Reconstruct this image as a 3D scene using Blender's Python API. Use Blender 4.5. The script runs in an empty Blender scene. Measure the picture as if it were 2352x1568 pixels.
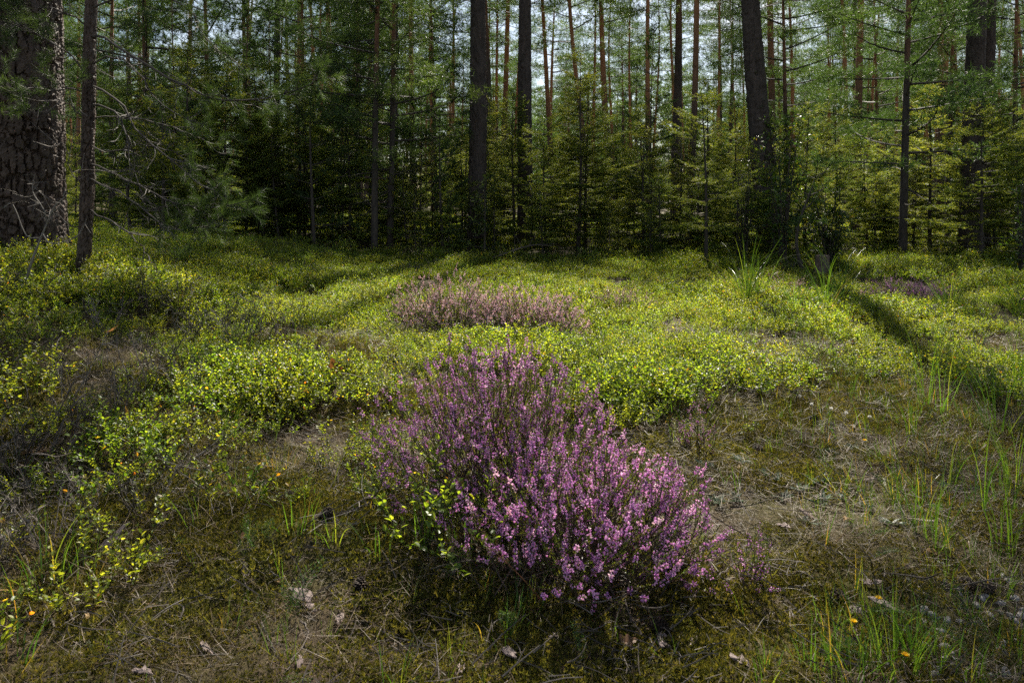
import bpy, math
import numpy as np
from mathutils import Vector, Euler

sc = bpy.context.scene
R_ = math.radians

# ------------------------------------------------------------------ camera
CAM_H, FPX, CX, HY = 1.3, 1568.0, 1176.0, 450.0
cd = bpy.data.cameras.new('camera')
cam = bpy.data.objects.new('camera', cd)
sc.collection.objects.link(cam)
cam.location = (0, 0, CAM_H)
cam.rotation_euler = (R_(90), 0, 0)
cd.lens, cd.sensor_width = 24.0, 36.0
cd.shift_y = -0.142
cd.clip_end = 2000.0
cd.clip_start = 0.05
cd.dof.use_dof = True
cd.dof.focus_distance = 4.2
cd.dof.aperture_fstop = 6.3
sc.camera = cam

# ------------------------------------------------------------------ light
SUN_AZ, SUN_EL = 11.0, 44.0
wd = bpy.data.worlds.new('World')
sc.world = wd
wd.use_nodes = True
nt = wd.node_tree
nt.nodes.clear()
sky = nt.nodes.new('ShaderNodeTexSky')
sky.sky_type = 'NISHITA'
sky.sun_disc = False
sky.sun_elevation = R_(SUN_EL)
sky.sun_rotation = R_(SUN_AZ)
sky.air_density = 1.0
sky.dust_density = 1.0
tc = nt.nodes.new('ShaderNodeTexCoord')
cl = nt.nodes.new('ShaderNodeTexNoise')
cl.inputs['Scale'].default_value = 2.2
cl.inputs['Detail'].default_value = 7
cl.inputs['Roughness'].default_value = 0.6
cr = nt.nodes.new('ShaderNodeValToRGB')
cr.color_ramp.elements[0].position = 0.51
cr.color_ramp.elements[1].position = 0.67
mx = nt.nodes.new('ShaderNodeMix')
mx.data_type = 'RGBA'
mx.inputs[7].default_value = (8.6, 8.8, 9.1, 1)
bg = nt.nodes.new('ShaderNodeBackground')
bg.inputs['Strength'].default_value = 0.05
wo = nt.nodes.new('ShaderNodeOutputWorld')
nt.links.new(tc.outputs['Generated'], cl.inputs['Vector'])
nt.links.new(cl.outputs['Fac'], cr.inputs['Fac'])
nt.links.new(cr.outputs['Color'], mx.inputs[0])
nt.links.new(sky.outputs['Color'], mx.inputs[6])
nt.links.new(mx.outputs[2], bg.inputs['Color'])
nt.links.new(bg.outputs['Background'], wo.inputs['Surface'])

ld = bpy.data.lights.new('sun', 'SUN')
ld.energy = 5.0
ld.angle = R_(1.2)
ld.color = (1.0, 0.93, 0.80)
sun = bpy.data.objects.new('sun', ld)
sc.collection.objects.link(sun)
sd = Vector((math.sin(R_(SUN_AZ)) * math.cos(R_(SUN_EL)), math.cos(R_(SUN_AZ)) * math.cos(R_(SUN_EL)), math.sin(R_(SUN_EL))))
sun.rotation_euler = (-sd).to_track_quat('-Z', 'Y').to_euler()
sun.location = (10, 24, 24)

vs = sc.view_settings
vs.view_transform = 'Standard'
vs.look = 'None'
vs.exposure = 1.57
vs.gamma = 1.0
vs.use_curve_mapping = False
cy = sc.cycles
cy.max_bounces = 5
cy.diffuse_bounces = 2
cy.glossy_bounces = 1
cy.transmission_bounces = 4
cy.transparent_max_bounces = 4
cy.use_denoising = False
cy.use_adaptive_sampling = True
cy.adaptive_threshold = 0.02

# ------------------------------------------------------------------ helpers
bank = bpy.data.collections.new('bank')            # sources of the copies, not part of the scene
main = sc.collection


def at(px, py, d):
    return np.array([(px - CX) / FPX * d, d, CAM_H - (py - HY) / FPX * d])


def rng_(s):
    return np.random.default_rng(s)


def hash2(i, j, s):
    h = (i.astype(np.int64) * 374761393 + j.astype(np.int64) * 668265263 + s * 974634777) & 0x7fffffff
    h = ((h ^ (h >> 13)) * 1274126177) & 0x7fffffff
    h = h ^ (h >> 16)
    return (h & 0xffff) / 65535.0


def vnoise(x, y, s=0):
    x = np.asarray(x, float); y = np.asarray(y, float)
    i = np.floor(x); j = np.floor(y)
    u = x - i; v = y - j
    u = u * u * (3 - 2 * u); v = v * v * (3 - 2 * v)
    a = hash2(i, j, s); b = hash2(i + 1, j, s); c = hash2(i, j + 1, s); d = hash2(i + 1, j + 1, s)
    return (a * (1 - u) + b * u) * (1 - v) + (c * (1 - u) + d * u) * v


def fbm(x, y, s=0, o=4):
    t = 0; a = .5
    for k in range(o):
        t = t + a * (vnoise(x * 2 ** k, y * 2 ** k, s + k * 17) - .5)
        a *= .55
    return t


def smooth(a, b, x):
    t = np.clip((np.asarray(x, float) - a) / (b - a), 0, 1)
    return t * t * (3 - 2 * t)


def gz(x, y):
    x = np.asarray(x, float); y = np.asarray(y, float)
    m = .74 * np.exp(-((x + 5.2) / 2.5) ** 2) * smooth(2.2, 5.0, y) * (1 - .6 * smooth(8, 14, y))
    m = np.where(x < -5.2, .74 * smooth(2.2, 5.0, y) * (1 - .6 * smooth(8, 14, y)), m)
    hum = .13 * np.exp(-(((x + 2.35) / .75) ** 2 + ((y - 4.3) / .55) ** 2))
    hum = hum + .13 * np.exp(-(((x + 3.0) / .45) ** 2 + ((y - 5.4) / .4) ** 2)) + .12 * np.exp(-(((x + 1.55) / .45) ** 2 + ((y - 5.3) / .4) ** 2)) + .10 * np.exp(-(((x + 2.6) / .35) ** 2 + ((y - 3.5) / .3) ** 2)) + .10 * np.exp(-(((x + 1.0) / .4) ** 2 + ((y - 4.3) / .35) ** 2))
    hum = hum + .10 * np.exp(-(((x + 1.9) / .4) ** 2 + ((y - 3.35) / .3) ** 2)) + .08 * np.exp(-(((x + .75) / .35) ** 2 + ((y - 2.5) / .25) ** 2))
    hum += .07 * np.exp(-(((x + 1.4) / .5) ** 2 + ((y - 2.7) / .35) ** 2))
    hum += .06 * np.exp(-(((x - .9) / .8) ** 2 + ((y - 4.0) / .5) ** 2))
    drop = -.14 * smooth(1.0, 2.0, x) * (1 - smooth(1.7, 2.6, y))
    b = .17 * fbm(x / 1.6, y / 1.6, 3) + .10 * fbm(x / .42, y / .42, 9, 3)
    far = .5 * fbm(x / 14, y / 14, 21, 3) * smooth(10, 22, np.hypot(x, y))
    return m + hum + drop + b + far


def gpt(px, py):
    """the point of the ground under a line of sight"""
    d = 1.4
    while d < 40:
        p = at(px, py, d)
        if p[2] <= float(gz(p[0], p[1])):
            return p[0], p[1]
        d += .01
    return p[0], p[1]


class Buf:
    def __init__(s):
        s.V = []; s.F = []; s.T = []; s.n = 0

    def add(s, V, F, t=.5):
        V = np.asarray(V, float).reshape(-1, 3); F = np.asarray(F, np.int64).reshape(-1, 3)
        s.V.append(V); s.F.append(F + s.n)
        s.T.append(np.broadcast_to(np.asarray(t, float), (len(V),)) if np.ndim(t) == 0 else np.asarray(t, float))
        s.n += len(V)

    def arr(s):
        if not s.V:
            return np.zeros((0, 3)), np.zeros((0, 3), np.int64), np.zeros(0)
        return np.concatenate(s.V), np.concatenate(s.F), np.concatenate(s.T)


def make_mesh(name, bufs, mats, smooth_=False):
    """bufs: one Buf per material"""
    if not isinstance(bufs, (list, tuple)):
        bufs, mats = [bufs], [mats]
    Vs, Fs, Ts, Ms, n = [], [], [], [], 0
    for k, b in enumerate(bufs):
        V, F, T = b.arr()
        Vs.append(V); Fs.append(F + n); Ts.append(T); Ms.append(np.full(len(F), k)); n += len(V)
    V = np.concatenate(Vs); F = np.concatenate(Fs); T = np.concatenate(Ts); M = np.concatenate(Ms)
    me = bpy.data.meshes.new(name)
    me.vertices.add(len(V)); me.vertices.foreach_set('co', V.astype(np.float32).ravel())
    me.loops.add(len(F) * 3); me.loops.foreach_set('vertex_index', F.astype(np.int32).ravel())
    me.polygons.add(len(F))
    me.polygons.foreach_set('loop_start', np.arange(0, len(F) * 3, 3, dtype=np.int32))
    me.polygons.foreach_set('loop_total', np.full(len(F), 3, np.int32))
    me.polygons.foreach_set('material_index', M.astype(np.int32))
    me.polygons.foreach_set('use_smooth', np.full(len(F), bool(smooth_)))
    a = me.attributes.new('tint', 'FLOAT', 'POINT')
    a.data.foreach_set('value', T.astype(np.float32))
    for m in mats:
        me.materials.append(m)
    me.update(calc_edges=True)
    return me


def obj(name, me, parent=None, coll=None, loc=None):
    o = bpy.data.objects.new(name, me)
    (coll or main).objects.link(o)
    if parent is not None:
        o.parent = parent
    if loc is not None:
        o.location = loc
    return o


def tag(o, label=None, cat=None, group=None, kind=None):
    if label: o['label'] = label
    if cat: o['category'] = cat
    if group: o['group'] = group
    if kind: o['kind'] = kind
    return o


def empty(name, loc=(0, 0, 0), coll=None):
    o = bpy.data.objects.new(name, None)
    o.empty_display_size = .1
    (coll or main).objects.link(o)
    o.location = loc
    return o


def copy_tree(src, loc, rot=(0, 0, 0), s=1.0, label=None, cat=None, group=None):
    r = src.copy(); main.objects.link(r)
    r.location = loc; r.rotation_euler = rot
    r.scale = (s, s, s) if np.ndim(s) == 0 else s
    for ch in src.children:
        c = ch.copy(); main.objects.link(c); c.parent = r
        for g in ch.children:
            d = g.copy(); main.objects.link(d); d.parent = c
    return tag(r, label, cat, group)


def norm(a):
    return a / np.maximum(np.linalg.norm(a, axis=-1, keepdims=True), 1e-9)


def frames(D, roll=None, up=(0, 0, 1)):
    """matrices whose columns are side, along, normal"""
    Y = norm(np.asarray(D, float))
    U = np.broadcast_to(np.asarray(up, float), Y.shape)
    X = np.cross(Y, U)
    bad = np.linalg.norm(X, axis=-1) < 1e-3
    X[bad] = (1, 0, 0)
    X = norm(X); Z = np.cross(X, Y)
    if roll is not None:
        c = np.cos(roll)[:, None]; s = np.sin(roll)[:, None]
        X, Z = X * c + Z * s, Z * c - X * s
    return np.stack([X, Y, Z], axis=-1)


def stamp(buf, tv, tf, M, P, S, t):
    """n copies of a template"""
    n = len(P)
    if n == 0:
        return
    S = np.asarray(S, float)
    if S.ndim == 1:
        S = S[:, None]
    L = tv[None] * S[:, None, :]
    V = np.einsum('nij,nkj->nki', M, L) + P[:, None, :]
    k = len(tv)
    F = tf[None] + (np.arange(n) * k)[:, None, None]
    buf.add(V.reshape(-1, 3), F.reshape(-1, 3), np.repeat(np.broadcast_to(np.asarray(t, float), (n,)), k))


def tube(buf, P, rad, s=6, t=.5, cap=False):
    P = np.asarray(P, float); n = len(P)
    rad = np.broadcast_to(np.asarray(rad, float), (n,))
    T = norm(np.gradient(P, axis=0))
    ref = np.array([1., 0, 0]) if abs(T[0][0]) < .8 else np.array([0, 1., 0])
    X = norm(np.cross(T, ref)); Y = np.cross(T, X)
    a = np.arange(s) * 2 * np.pi / s
    V = P[:, None] + rad[:, None, None] * (X[:, None] * np.cos(a)[None, :, None] + Y[:, None] * np.sin(a)[None, :, None])
    i = np.arange(n - 1)[:, None] * s; j = np.arange(s)[None]; j2 = (j + 1) % s
    q = np.stack([i + j, i + j2, i + s + j2, i + s + j], -1).reshape(-1, 4)
    F = np.concatenate([q[:, [0, 1, 2]], q[:, [0, 2, 3]]])
    V = V.reshape(-1, 3)
    if cap:
        V = np.concatenate([V, P[-1:], P[:1]])
        e = (n - 1) * s
        jj = np.arange(s)
        F = np.concatenate([F, np.stack([e + jj, e + (jj + 1) % s, np.full(s, n * s)], -1),
                            np.stack([(jj + 1) % s, jj, np.full(s, n * s + 1)], -1)])
    buf.add(V, F, t)


def bez(a, b, c, n):
    t = np.linspace(0, 1, n)[:, None]
    return (1 - t) ** 2 * a + 2 * t * (1 - t) * b + t * t * c


def spline(pts, n):
    """smooth line through points"""
    P = np.asarray(pts, float)
    Q = np.vstack([2 * P[0] - P[1], P, 2 * P[-1] - P[-2]])
    out = []
    seg = len(P) - 1
    for t in np.linspace(0, seg, n):
        k = min(int(t), seg - 1); u = t - k
        p0, p1, p2, p3 = Q[k:k + 4]
        out.append(.5 * (2 * p1 + (p2 - p0) * u + (2 * p0 - 5 * p1 + 4 * p2 - p3) * u * u + (3 * p1 - p0 - 3 * p2 + p3) * u ** 3))
    return np.array(out)


NEEDLE = (np.array([[-.5, 0, 0], [.5, 0, 0], [0, 1, 0]]), np.array([[0, 1, 2]]))
LEAF2 = (np.array([[0, 0, 0], [-.3, .45, .05], [.3, .45, .05], [0, 1, -.06]]), np.array([[0, 2, 1], [1, 2, 3]]))
LEAF6 = (np.array([[0, 0, 0], [-.27, .28, .07], [.27, .28, .07], [0, .4, 0], [-.24, .68, .05], [.24, .68, .05], [0, 1, -.08]]),
         np.array([[0, 3, 1], [0, 2, 3], [1, 3, 4], [2, 5, 3], [3, 6, 4], [3, 5, 6]]))


def needles(buf, S, D, L, rng, step, nl, nw, ang=55, planar=False, t0=.2, t1=.9, start=0.0):
    """needles along straight twigs given by start, direction, length"""
    S = np.asarray(S, float); D = norm(np.asarray(D, float)); L = np.asarray(L, float)
    n = np.maximum(((L * (1 - start)) / step).astype(int), 1)
    k = np.repeat(np.arange(len(S)), n)
    if len(k) == 0:
        return
    m = len(k)
    u = start + (1 - start) * rng.random(m)
    P = S[k] + D[k] * (L[k] * u)[:, None]
    M = frames(D)[k]
    a = rng.random(m) * 2 * np.pi
    if planar:
        a = np.where(rng.random(m) < .5, 0, np.pi) + rng.normal(0, .45, m)
    w = np.radians(ang + rng.normal(0, 9, m))
    nd = M[:, :, 1] * np.cos(w)[:, None] + (M[:, :, 0] * np.cos(a)[:, None] + M[:, :, 2] * np.sin(a)[:, None]) * np.sin(w)[:, None]
    ln = nl * (.75 + .5 * rng.random(m))
    tt = np.clip(np.repeat(t0 + (t1 - t0) * rng.random(len(S)), n) + rng.normal(0, .08, m), 0, 1)
    stamp(buf, NEEDLE[0], NEEDLE[1], frames(nd, rng.random(m) * 6.28), P, np.stack([np.full(m, nw), ln, ln], -1), tt)


# ------------------------------------------------------------------ materials
def mat(name):
    m = bpy.data.materials.new(name)
    m.use_nodes = True
    t = m.node_tree; t.nodes.clear()
    return m, t


def N(t, typ, **kw):
    n = t.nodes.new(typ)
    for k, v in kw.items():
        n.inputs[k.replace('_', ' ')].default_value = v
    return n


def ramp(t, stops):
    r = t.nodes.new('ShaderNodeValToRGB')
    e = r.color_ramp.elements
    while len(e) < len(stops):
        e.new(.5)
    for k, (p, c) in enumerate(stops):
        e[k].position = p; e[k].color = (*c, 1)
    return r


def leaf_mat(name, stops, trans=(1.7, 1.6, .7), tf=.45, rough=.45, spec=.35, var=.35, hue=.012):
    m, t = mat(name)
    at_ = N(t, 'ShaderNodeAttribute'); at_.attribute_name = 'tint'
    r = ramp(t, stops)
    oi = t.nodes.new('ShaderNodeObjectInfo')
    mr = N(t, 'ShaderNodeMapRange'); mr.inputs['To Min'].default_value = 1 - var; mr.inputs['To Max'].default_value = 1 + var
    hs = t.nodes.new('ShaderNodeHueSaturation')
    mu = t.nodes.new('ShaderNodeMix'); mu.data_type = 'RGBA'; mu.blend_type = 'MULTIPLY'; mu.inputs[0].default_value = 1
    mu.inputs[7].default_value = (*trans, 1)
    p = N(t, 'ShaderNodeBsdfPrincipled', Roughness=rough)
    p.inputs['Specular IOR Level'].default_value = spec
    tr = t.nodes.new('ShaderNodeBsdfTranslucent')
    ms = t.nodes.new('ShaderNodeMixShader'); ms.inputs[0].default_value = tf
    o = t.nodes.new('ShaderNodeOutputMaterial')
    l = t.links.new
    l(at_.outputs['Fac'], r.inputs['Fac']); l(oi.outputs['Random'], mr.inputs['Value']); l(mr.outputs['Result'], hs.inputs['Value'])
    fr = t.nodes.new('ShaderNodeMath'); fr.operation = 'MULTIPLY'; fr.inputs[1].default_value = 7.31
    f2_ = t.nodes.new('ShaderNodeMath'); f2_.operation = 'FRACT'
    mh = N(t, 'ShaderNodeMapRange'); mh.inputs['To Min'].default_value = .5 - hue; mh.inputs['To Max'].default_value = .5 + hue
    l(oi.outputs['Random'], fr.inputs[0]); l(fr.outputs[0], f2_.inputs[0]); l(f2_.outputs[0], mh.inputs['Value']); l(mh.outputs['Result'], hs.inputs['Hue'])
    l(r.outputs['Color'], hs.inputs['Color']); l(hs.outputs['Color'], p.inputs['Base Color']); l(hs.outputs['Color'], mu.inputs[6])
    l(mu.outputs[2], tr.inputs['Color']); l(p.outputs['BSDF'], ms.inputs[1]); l(tr.outputs['BSDF'], ms.inputs[2])
    l(ms.outputs['Shader'], o.inputs['Surface'])
    return m


def bark_mat(name, low, low2, high=None, z0=4, z1=8, scale=9.0, rough=.85, bump=.4, stretch=.25, spec=.3):
    m, t = mat(name)
    l = t.links.new
    c = t.nodes.new('ShaderNodeTexCoord')
    mp = N(t, 'ShaderNodeMapping'); mp.inputs['Scale'].default_value = (1, 1, stretch)
    no = N(t, 'ShaderNodeTexNoise', Scale=scale, Detail=6.0, Roughness=.65)
    r = ramp(t, [(.3, low), (.7, low2)])
    p = N(t, 'ShaderNodeBsdfPrincipled', Roughness=rough)
    p.inputs['Specular IOR Level'].default_value = spec
    bp = N(t, 'ShaderNodeBump', Strength=bump, Distance=.02)
    o = t.nodes.new('ShaderNodeOutputMaterial')
    l(c.outputs['Object'], mp.inputs['Vector']); l(mp.outputs['Vector'], no.inputs['Vector']); l(no.outputs['Fac'], r.inputs['Fac'])
    col = r.outputs['Color']
    if high is not None:
        sx = t.nodes.new('ShaderNodeSeparateXYZ'); l(c.outputs['Object'], sx.inputs['Vector'])
        ad = t.nodes.new('ShaderNodeMath'); ad.operation = 'MULTIPLY_ADD'; ad.inputs[1].default_value = 3.0
        l(no.outputs['Fac'], ad.inputs[0]); l(sx.outputs['Z'], ad.inputs[2])
        mr = N(t, 'ShaderNodeMapRange'); mr.inputs['From Min'].default_value = z0 + 1.5; mr.inputs['From Max'].default_value = z1 + 1.5
        l(ad.outputs[0], mr.inputs['Value'])
        mi = t.nodes.new('ShaderNodeMix'); mi.data_type = 'RGBA'; mi.inputs[7].default_value = (*high, 1)
        l(mr.outputs['Result'], mi.inputs[0]); l(col, mi.inputs[6]); col = mi.outputs[2]
    l(col, p.inputs['Base Color']); l(no.outputs['Fac'], bp.inputs['Height']); l(bp.outputs['Normal'], p.inputs['Normal'])
    l(p.outputs['BSDF'], o.inputs['Surface'])
    return m


def plain_mat(name, a, b, scale=20, rough=.7, spec=.3, bump=.2):
    return bark_mat(name, a, b, None, scale=scale, rough=rough, bump=bump, stretch=1, spec=spec)


M_bil = leaf_mat('bilberry_leaf', [(0, (.025, .052, .012)), (.35, (.075, .125, .014)), (.8, (.17, .22, .035)), (.93, (.26, .265, .04)), (1, (.36, .14, .02))], trans=(2.9, 2.45, .75), tf=.58, rough=.40, spec=.4, var=.38, hue=.022)
M_bstem = leaf_mat('bilberry_stem', [(0, (.05, .06, .02)), (1, (.09, .06, .035))], tf=.15)
M_moss = leaf_mat('moss', [(0, (.025, .03, .006)), (.5, (.08, .082, .014)), (1, (.18, .155, .032))], trans=(1.6, 1.5, .8), tf=.4, rough=.6, spec=.2, var=.3)
M_straw = leaf_mat('dry_straw', [(0, (.035, .021, .011)), (.5, (.085, .054, .028)), (1, (.19, .13, .068))], trans=(1.2, 1.1, .9), tf=.25, rough=.5, spec=.3, var=.3)
M_grass = leaf_mat('grass_blade', [(0, (.035, .08, .014)), (.7, (.10, .19, .025)), (.9, (.22, .24, .04)), (1, (.4, .22, .06))], trans=(1.7, 1.6, .6), tf=.45, rough=.35, spec=.45, var=.2)
M_hfol = leaf_mat('heather_foliage', [(0, (.025, .045, .012)), (.6, (.07, .11, .02)), (1, (.14, .14, .04))], trans=(2., 1.9, .8), tf=.45, var=.1)
M_hstem = leaf_mat('heather_stem', [(0, (.04, .025, .018)), (1, (.11, .07, .05))], tf=.05, var=.1)
M_hflo = leaf_mat('heather_flower', [(0, (.28, .13, .18)), (.12, (.34, .16, .36)), (.5, (.58, .32, .55)), (.85, (.73, .49, .67)), (1, (.80, .66, .68))], trans=(1.5, 1.3, 1.4), tf=.45, rough=.5, spec=.25, var=.08)
M_hpale = leaf_mat('heather_flower_pale', [(0, (.38, .29, .27)), (.5, (.70, .54, .62)), (1, (.82, .72, .70))], trans=(1.4, 1.2, 1.2), tf=.45, rough=.5, spec=.25, var=.08)
M_pine = leaf_mat('pine_needles', [(0, (.018, .036, .014)), (.5, (.04, .07, .024)), (1, (.08, .115, .035))], trans=(2.2, 2.2, 1.0), tf=.42, rough=.5, spec=.22, var=.25)
M_fir = leaf_mat('fir_needles', [(0, (.025, .048, .014)), (.5, (.08, .115, .026)), (1, (.19, .21, .05))], trans=(2.6, 2.3, .9), tf=.52, rough=.5, spec=.2, var=.3)
M_dec = leaf_mat('broad_leaf', [(0, (.018, .04, .010)), (.6, (.045, .09, .014)), (.95, (.13, .17, .02)), (1, (.3, .2, .03))], trans=(1.9, 1.8, .6), tf=.45, rough=.35, spec=.5)
M_twig = leaf_mat('twig', [(0, (.025, .02, .016)), (.6, (.07, .055, .045)), (1, (.18, .155, .13))], tf=.02, rough=.7, var=.15)
M_brown = leaf_mat('dry_leaf', [(0, (.10, .05, .02)), (.6, (.26, .14, .06)), (1, (.42, .26, .12))], trans=(1.4, 1.1, .7), tf=.3, rough=.5, var=.25)
M_feather = leaf_mat('feather_leaf', [(0, (.03, .07, .02)), (1, (.09, .16, .035))], tf=.4, var=.2)
M_yel = leaf_mat('yellow_petal', [(0, (.75, .45, .01)), (1, (.85, .6, .02))], trans=(1.1, 1.1, 1), tf=.35)
M_seed = leaf_mat('seed_down', [(0, (.6, .58, .54)), (1, (.8, .78, .74))], trans=(1, 1, 1), tf=.5)
M_bark1 = bark_mat('old_pine_bark', (.026, .018, .013), (.115, .078, .058), scale=22, bump=.5, stretch=.4, rough=.65, spec=.3)
M_bark2 = bark_mat('pine_bark', (.032, .025, .021), (.095, .072, .060), (.25, .12, .06), 9, 14, scale=12)
M_bark3 = bark_mat('red_pine_bark', (.05, .036, .03), (.12, .08, .06), (.34, .155, .07), 3.0, 6.5, scale=8)
M_bark4 = bark_mat('sapling_bark', (.03, .024, .02), (.075, .06, .048), (.22, .10, .05), 3.5, 6, scale=20)
M_flake = plain_mat('bark_flake', (.10, .07, .06), (.30, .23, .21), 25)
M_pebble = plain_mat('pebble_stone', (.13, .12, .115), (.36, .33, .31), 14)
M_cone = plain_mat('cone_scale', (.018, .012, .009), (.06, .04, .028), 60)
M_stump = plain_mat('stump_wood', (.05, .035, .028), (.14, .10, .075), 18)

# ground
mg, t = mat('forest_floor')
l = t.links.new
c = t.nodes.new('ShaderNodeTexCoord')
n1 = N(t, 'ShaderNodeTexNoise', Scale=1.1, Detail=6.0, Roughness=.6)
n2 = N(t, 'ShaderNodeTexNoise', Scale=28.0, Detail=5.0, Roughness=.7)
n3 = N(t, 'ShaderNodeTexNoise', Scale=160.0, Detail=3.0, Roughness=.7)
r1 = ramp(t, [(.2, (.020, .014, .009)), (.5, (.06, .042, .028)), (.8, (.13, .095, .065))])
r2 = ramp(t, [(.2, (.022, .024, .006)), (.8, (.085, .075, .016))])
mi = t.nodes.new('ShaderNodeMix'); mi.data_type = 'RGBA'
rr = ramp(t, [(.42, (0, 0, 0)), (.58, (1, 1, 1))])
p = N(t, 'ShaderNodeBsdfPrincipled', Roughness=.9); p.inputs['Specular IOR Level'].default_value = .15
b1 = N(t, 'ShaderNodeBump', Strength=.8, Distance=.02); b2 = N(t, 'ShaderNodeBump', Strength=.6, Distance=.006)
o = t.nodes.new('ShaderNodeOutputMaterial')
for n_ in (n1, n2, n3):
    l(c.outputs['Object'], n_.inputs['Vector'])
l(n2.outputs['Fac'], r1.inputs['Fac']); l(n2.outputs['Fac'], r2.inputs['Fac']); l(n1.outputs['Fac'], rr.inputs['Fac'])
l(rr.outputs['Color'], mi.inputs[0]); l(r1.outputs['Color'], mi.inputs[6]); l(r2.outputs['Color'], mi.inputs[7])
l(mi.outputs[2], p.inputs['Base Color'])
l(n2.outputs['Fac'], b1.inputs['Height']); l(n3.outputs['Fac'], b2.inputs['Height']); l(b1.outputs['Normal'], b2.inputs['Normal'])
l(b2.outputs['Normal'], p.inputs['Normal']); l(p.outputs['BSDF'], o.inputs['Surface'])
M_ground = mg

# ------------------------------------------------------------------ ground
xs = np.concatenate([-np.geomspace(700, 6, 60), np.arange(-5.94, 6, .07), np.geomspace(6, 700, 60)])
ys = np.concatenate([-np.geomspace(300, 1, 24), np.arange(-.6, 1.2, .2), np.arange(1.2, 9, .06), np.geomspace(9, 900, 110)])
XX, YY = np.meshgrid(xs, ys)
ZZ = gz(XX, YY)
nx, ny = len(xs), len(ys)
i = (np.arange(ny - 1)[:, None] * nx + np.arange(nx - 1)[None]).ravel()
gb = Buf()
gb.add(np.stack([XX, YY, ZZ], -1).reshape(-1, 3), np.concatenate([np.stack([i, i + 1, i + nx + 1], -1), np.stack([i, i + nx + 1, i + nx], -1)]))
tag(obj('forest_floor', make_mesh('forest_floor', gb, M_ground, True)), kind='structure')


# ------------------------------------------------------------------ trunks
def worley(u, v, nu, seed):
    iu = np.floor(u); iv = np.floor(v)
    f1 = np.full(u.shape, 9.0); f2 = np.full(u.shape, 9.0); idc = np.zeros(u.shape)
    for a in (-1, 0, 1):
        for b in (-1, 0, 1):
            cu, cv = iu + a, iv + b
            w = np.mod(cu, nu)
            px = cu + .15 + .7 * hash2(w, cv, seed); py = cv + .05 + .9 * hash2(w, cv, seed + 5)
            d = np.hypot(u - px, v - py)
            h = hash2(w, cv, seed + 9)
            new = d < f1
            f2 = np.where(new, f1, np.minimum(f2, d)); idc = np.where(new, h, idc); f1 = np.where(new, d, f1)
    return f1, f2, idc


def pnoise(u, v, nu, s):
    """value noise that closes round the trunk"""
    i = np.floor(u); j = np.floor(v)
    a = u - i; b = v - j
    a = a * a * (3 - 2 * a); b = b * b * (3 - 2 * b)
    i0 = np.mod(i, nu); i1 = np.mod(i + 1, nu)
    return (hash2(i0, j, s) * (1 - a) + hash2(i1, j, s) * a) * (1 - b) + (hash2(i0, j + 1, s) * (1 - a) + hash2(i1, j + 1, s) * a) * b


def trunk_buf(prof, path, na, zs, pw, ph, depth, seed, flare=0.0):
    """prof: radius at height; path: offset of the axis at height; bark ridges about pw wide, broken into plates about ph long, stand proud by depth"""
    zs = np.asarray(zs, float)
    a = np.arange(na) * 2 * np.pi / na
    A, Z = np.meshgrid(a, zs)
    rad = prof(Z)
    nu = max(6, int(round(2 * np.pi * float(prof(np.array([1.5]))[0]) / pw)))
    U0 = A / (2 * np.pi) * nu
    nu -= nu % 2
    U0 = A / (2 * np.pi) * nu
    jag = pnoise(U0 * 4, Z / ph * 6, nu * 4, seed + 2) - .5
    U = U0 + .8 * (pnoise(U0 * .5, Z / ph * .7, nu // 2, seed + 1) - .5) + .30 * jag
    W = Z / ph + .45 * (pnoise(U0, Z / ph * 1.5, nu, seed + 6) - .5) + .22 * (pnoise(U0 * 3, Z / ph * 7, nu * 3, seed + 5) - .5)
    f1, f2, idc = worley(U, W, nu, seed)
    crk = smooth(.02, .20, f2 - f1 + .22 * (pnoise(U0 * .5, Z / ph * .8, nu // 2, seed + 12) - .35))
    n_ = pnoise(U0 * .5 + .4 * jag, Z / ph * .22, nu // 2, seed + 3)
    fur = smooth(.0, .05, np.abs(n_ - .5))                           # long furrows that run through the plates
    fl = pnoise(U0 * 5, Z / ph * 7, nu * 5, seed + 7) * .6 + pnoise(U0 * 11, Z / ph * 20, nu * 11, seed + 8) * .4
    g = crk * (.35 + .65 * fur)
    disp = depth * (g * (.55 + .45 * idc) + .30 * (np.floor(fl * 4) / 4) * g + .08 * fl)
    if flare:
        rad = rad * (1 + flare * np.exp(-np.maximum(Z - zs[0], 0) / .25) * (1 + .35 * np.cos(A * 5 + seed)))
    rr_ = rad - depth * .7 + disp
    cx, cy_ = path(Z)
    V = np.stack([cx + rr_ * np.cos(A), cy_ + rr_ * np.sin(A), Z], -1).reshape(-1, 3)
    n = len(zs)
    i = np.arange(n - 1)[:, None] * na; j = np.arange(na)[None]; j2 = (j + 1) % na
    q = np.stack([i + j, i + j2, i + na + j2, i + na + j], -1).reshape(-1, 4)
    b = Buf(); b.add(V, np.concatenate([q[:, [0, 1, 2]], q[:, [0, 2, 3]]]))
    return b


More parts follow.
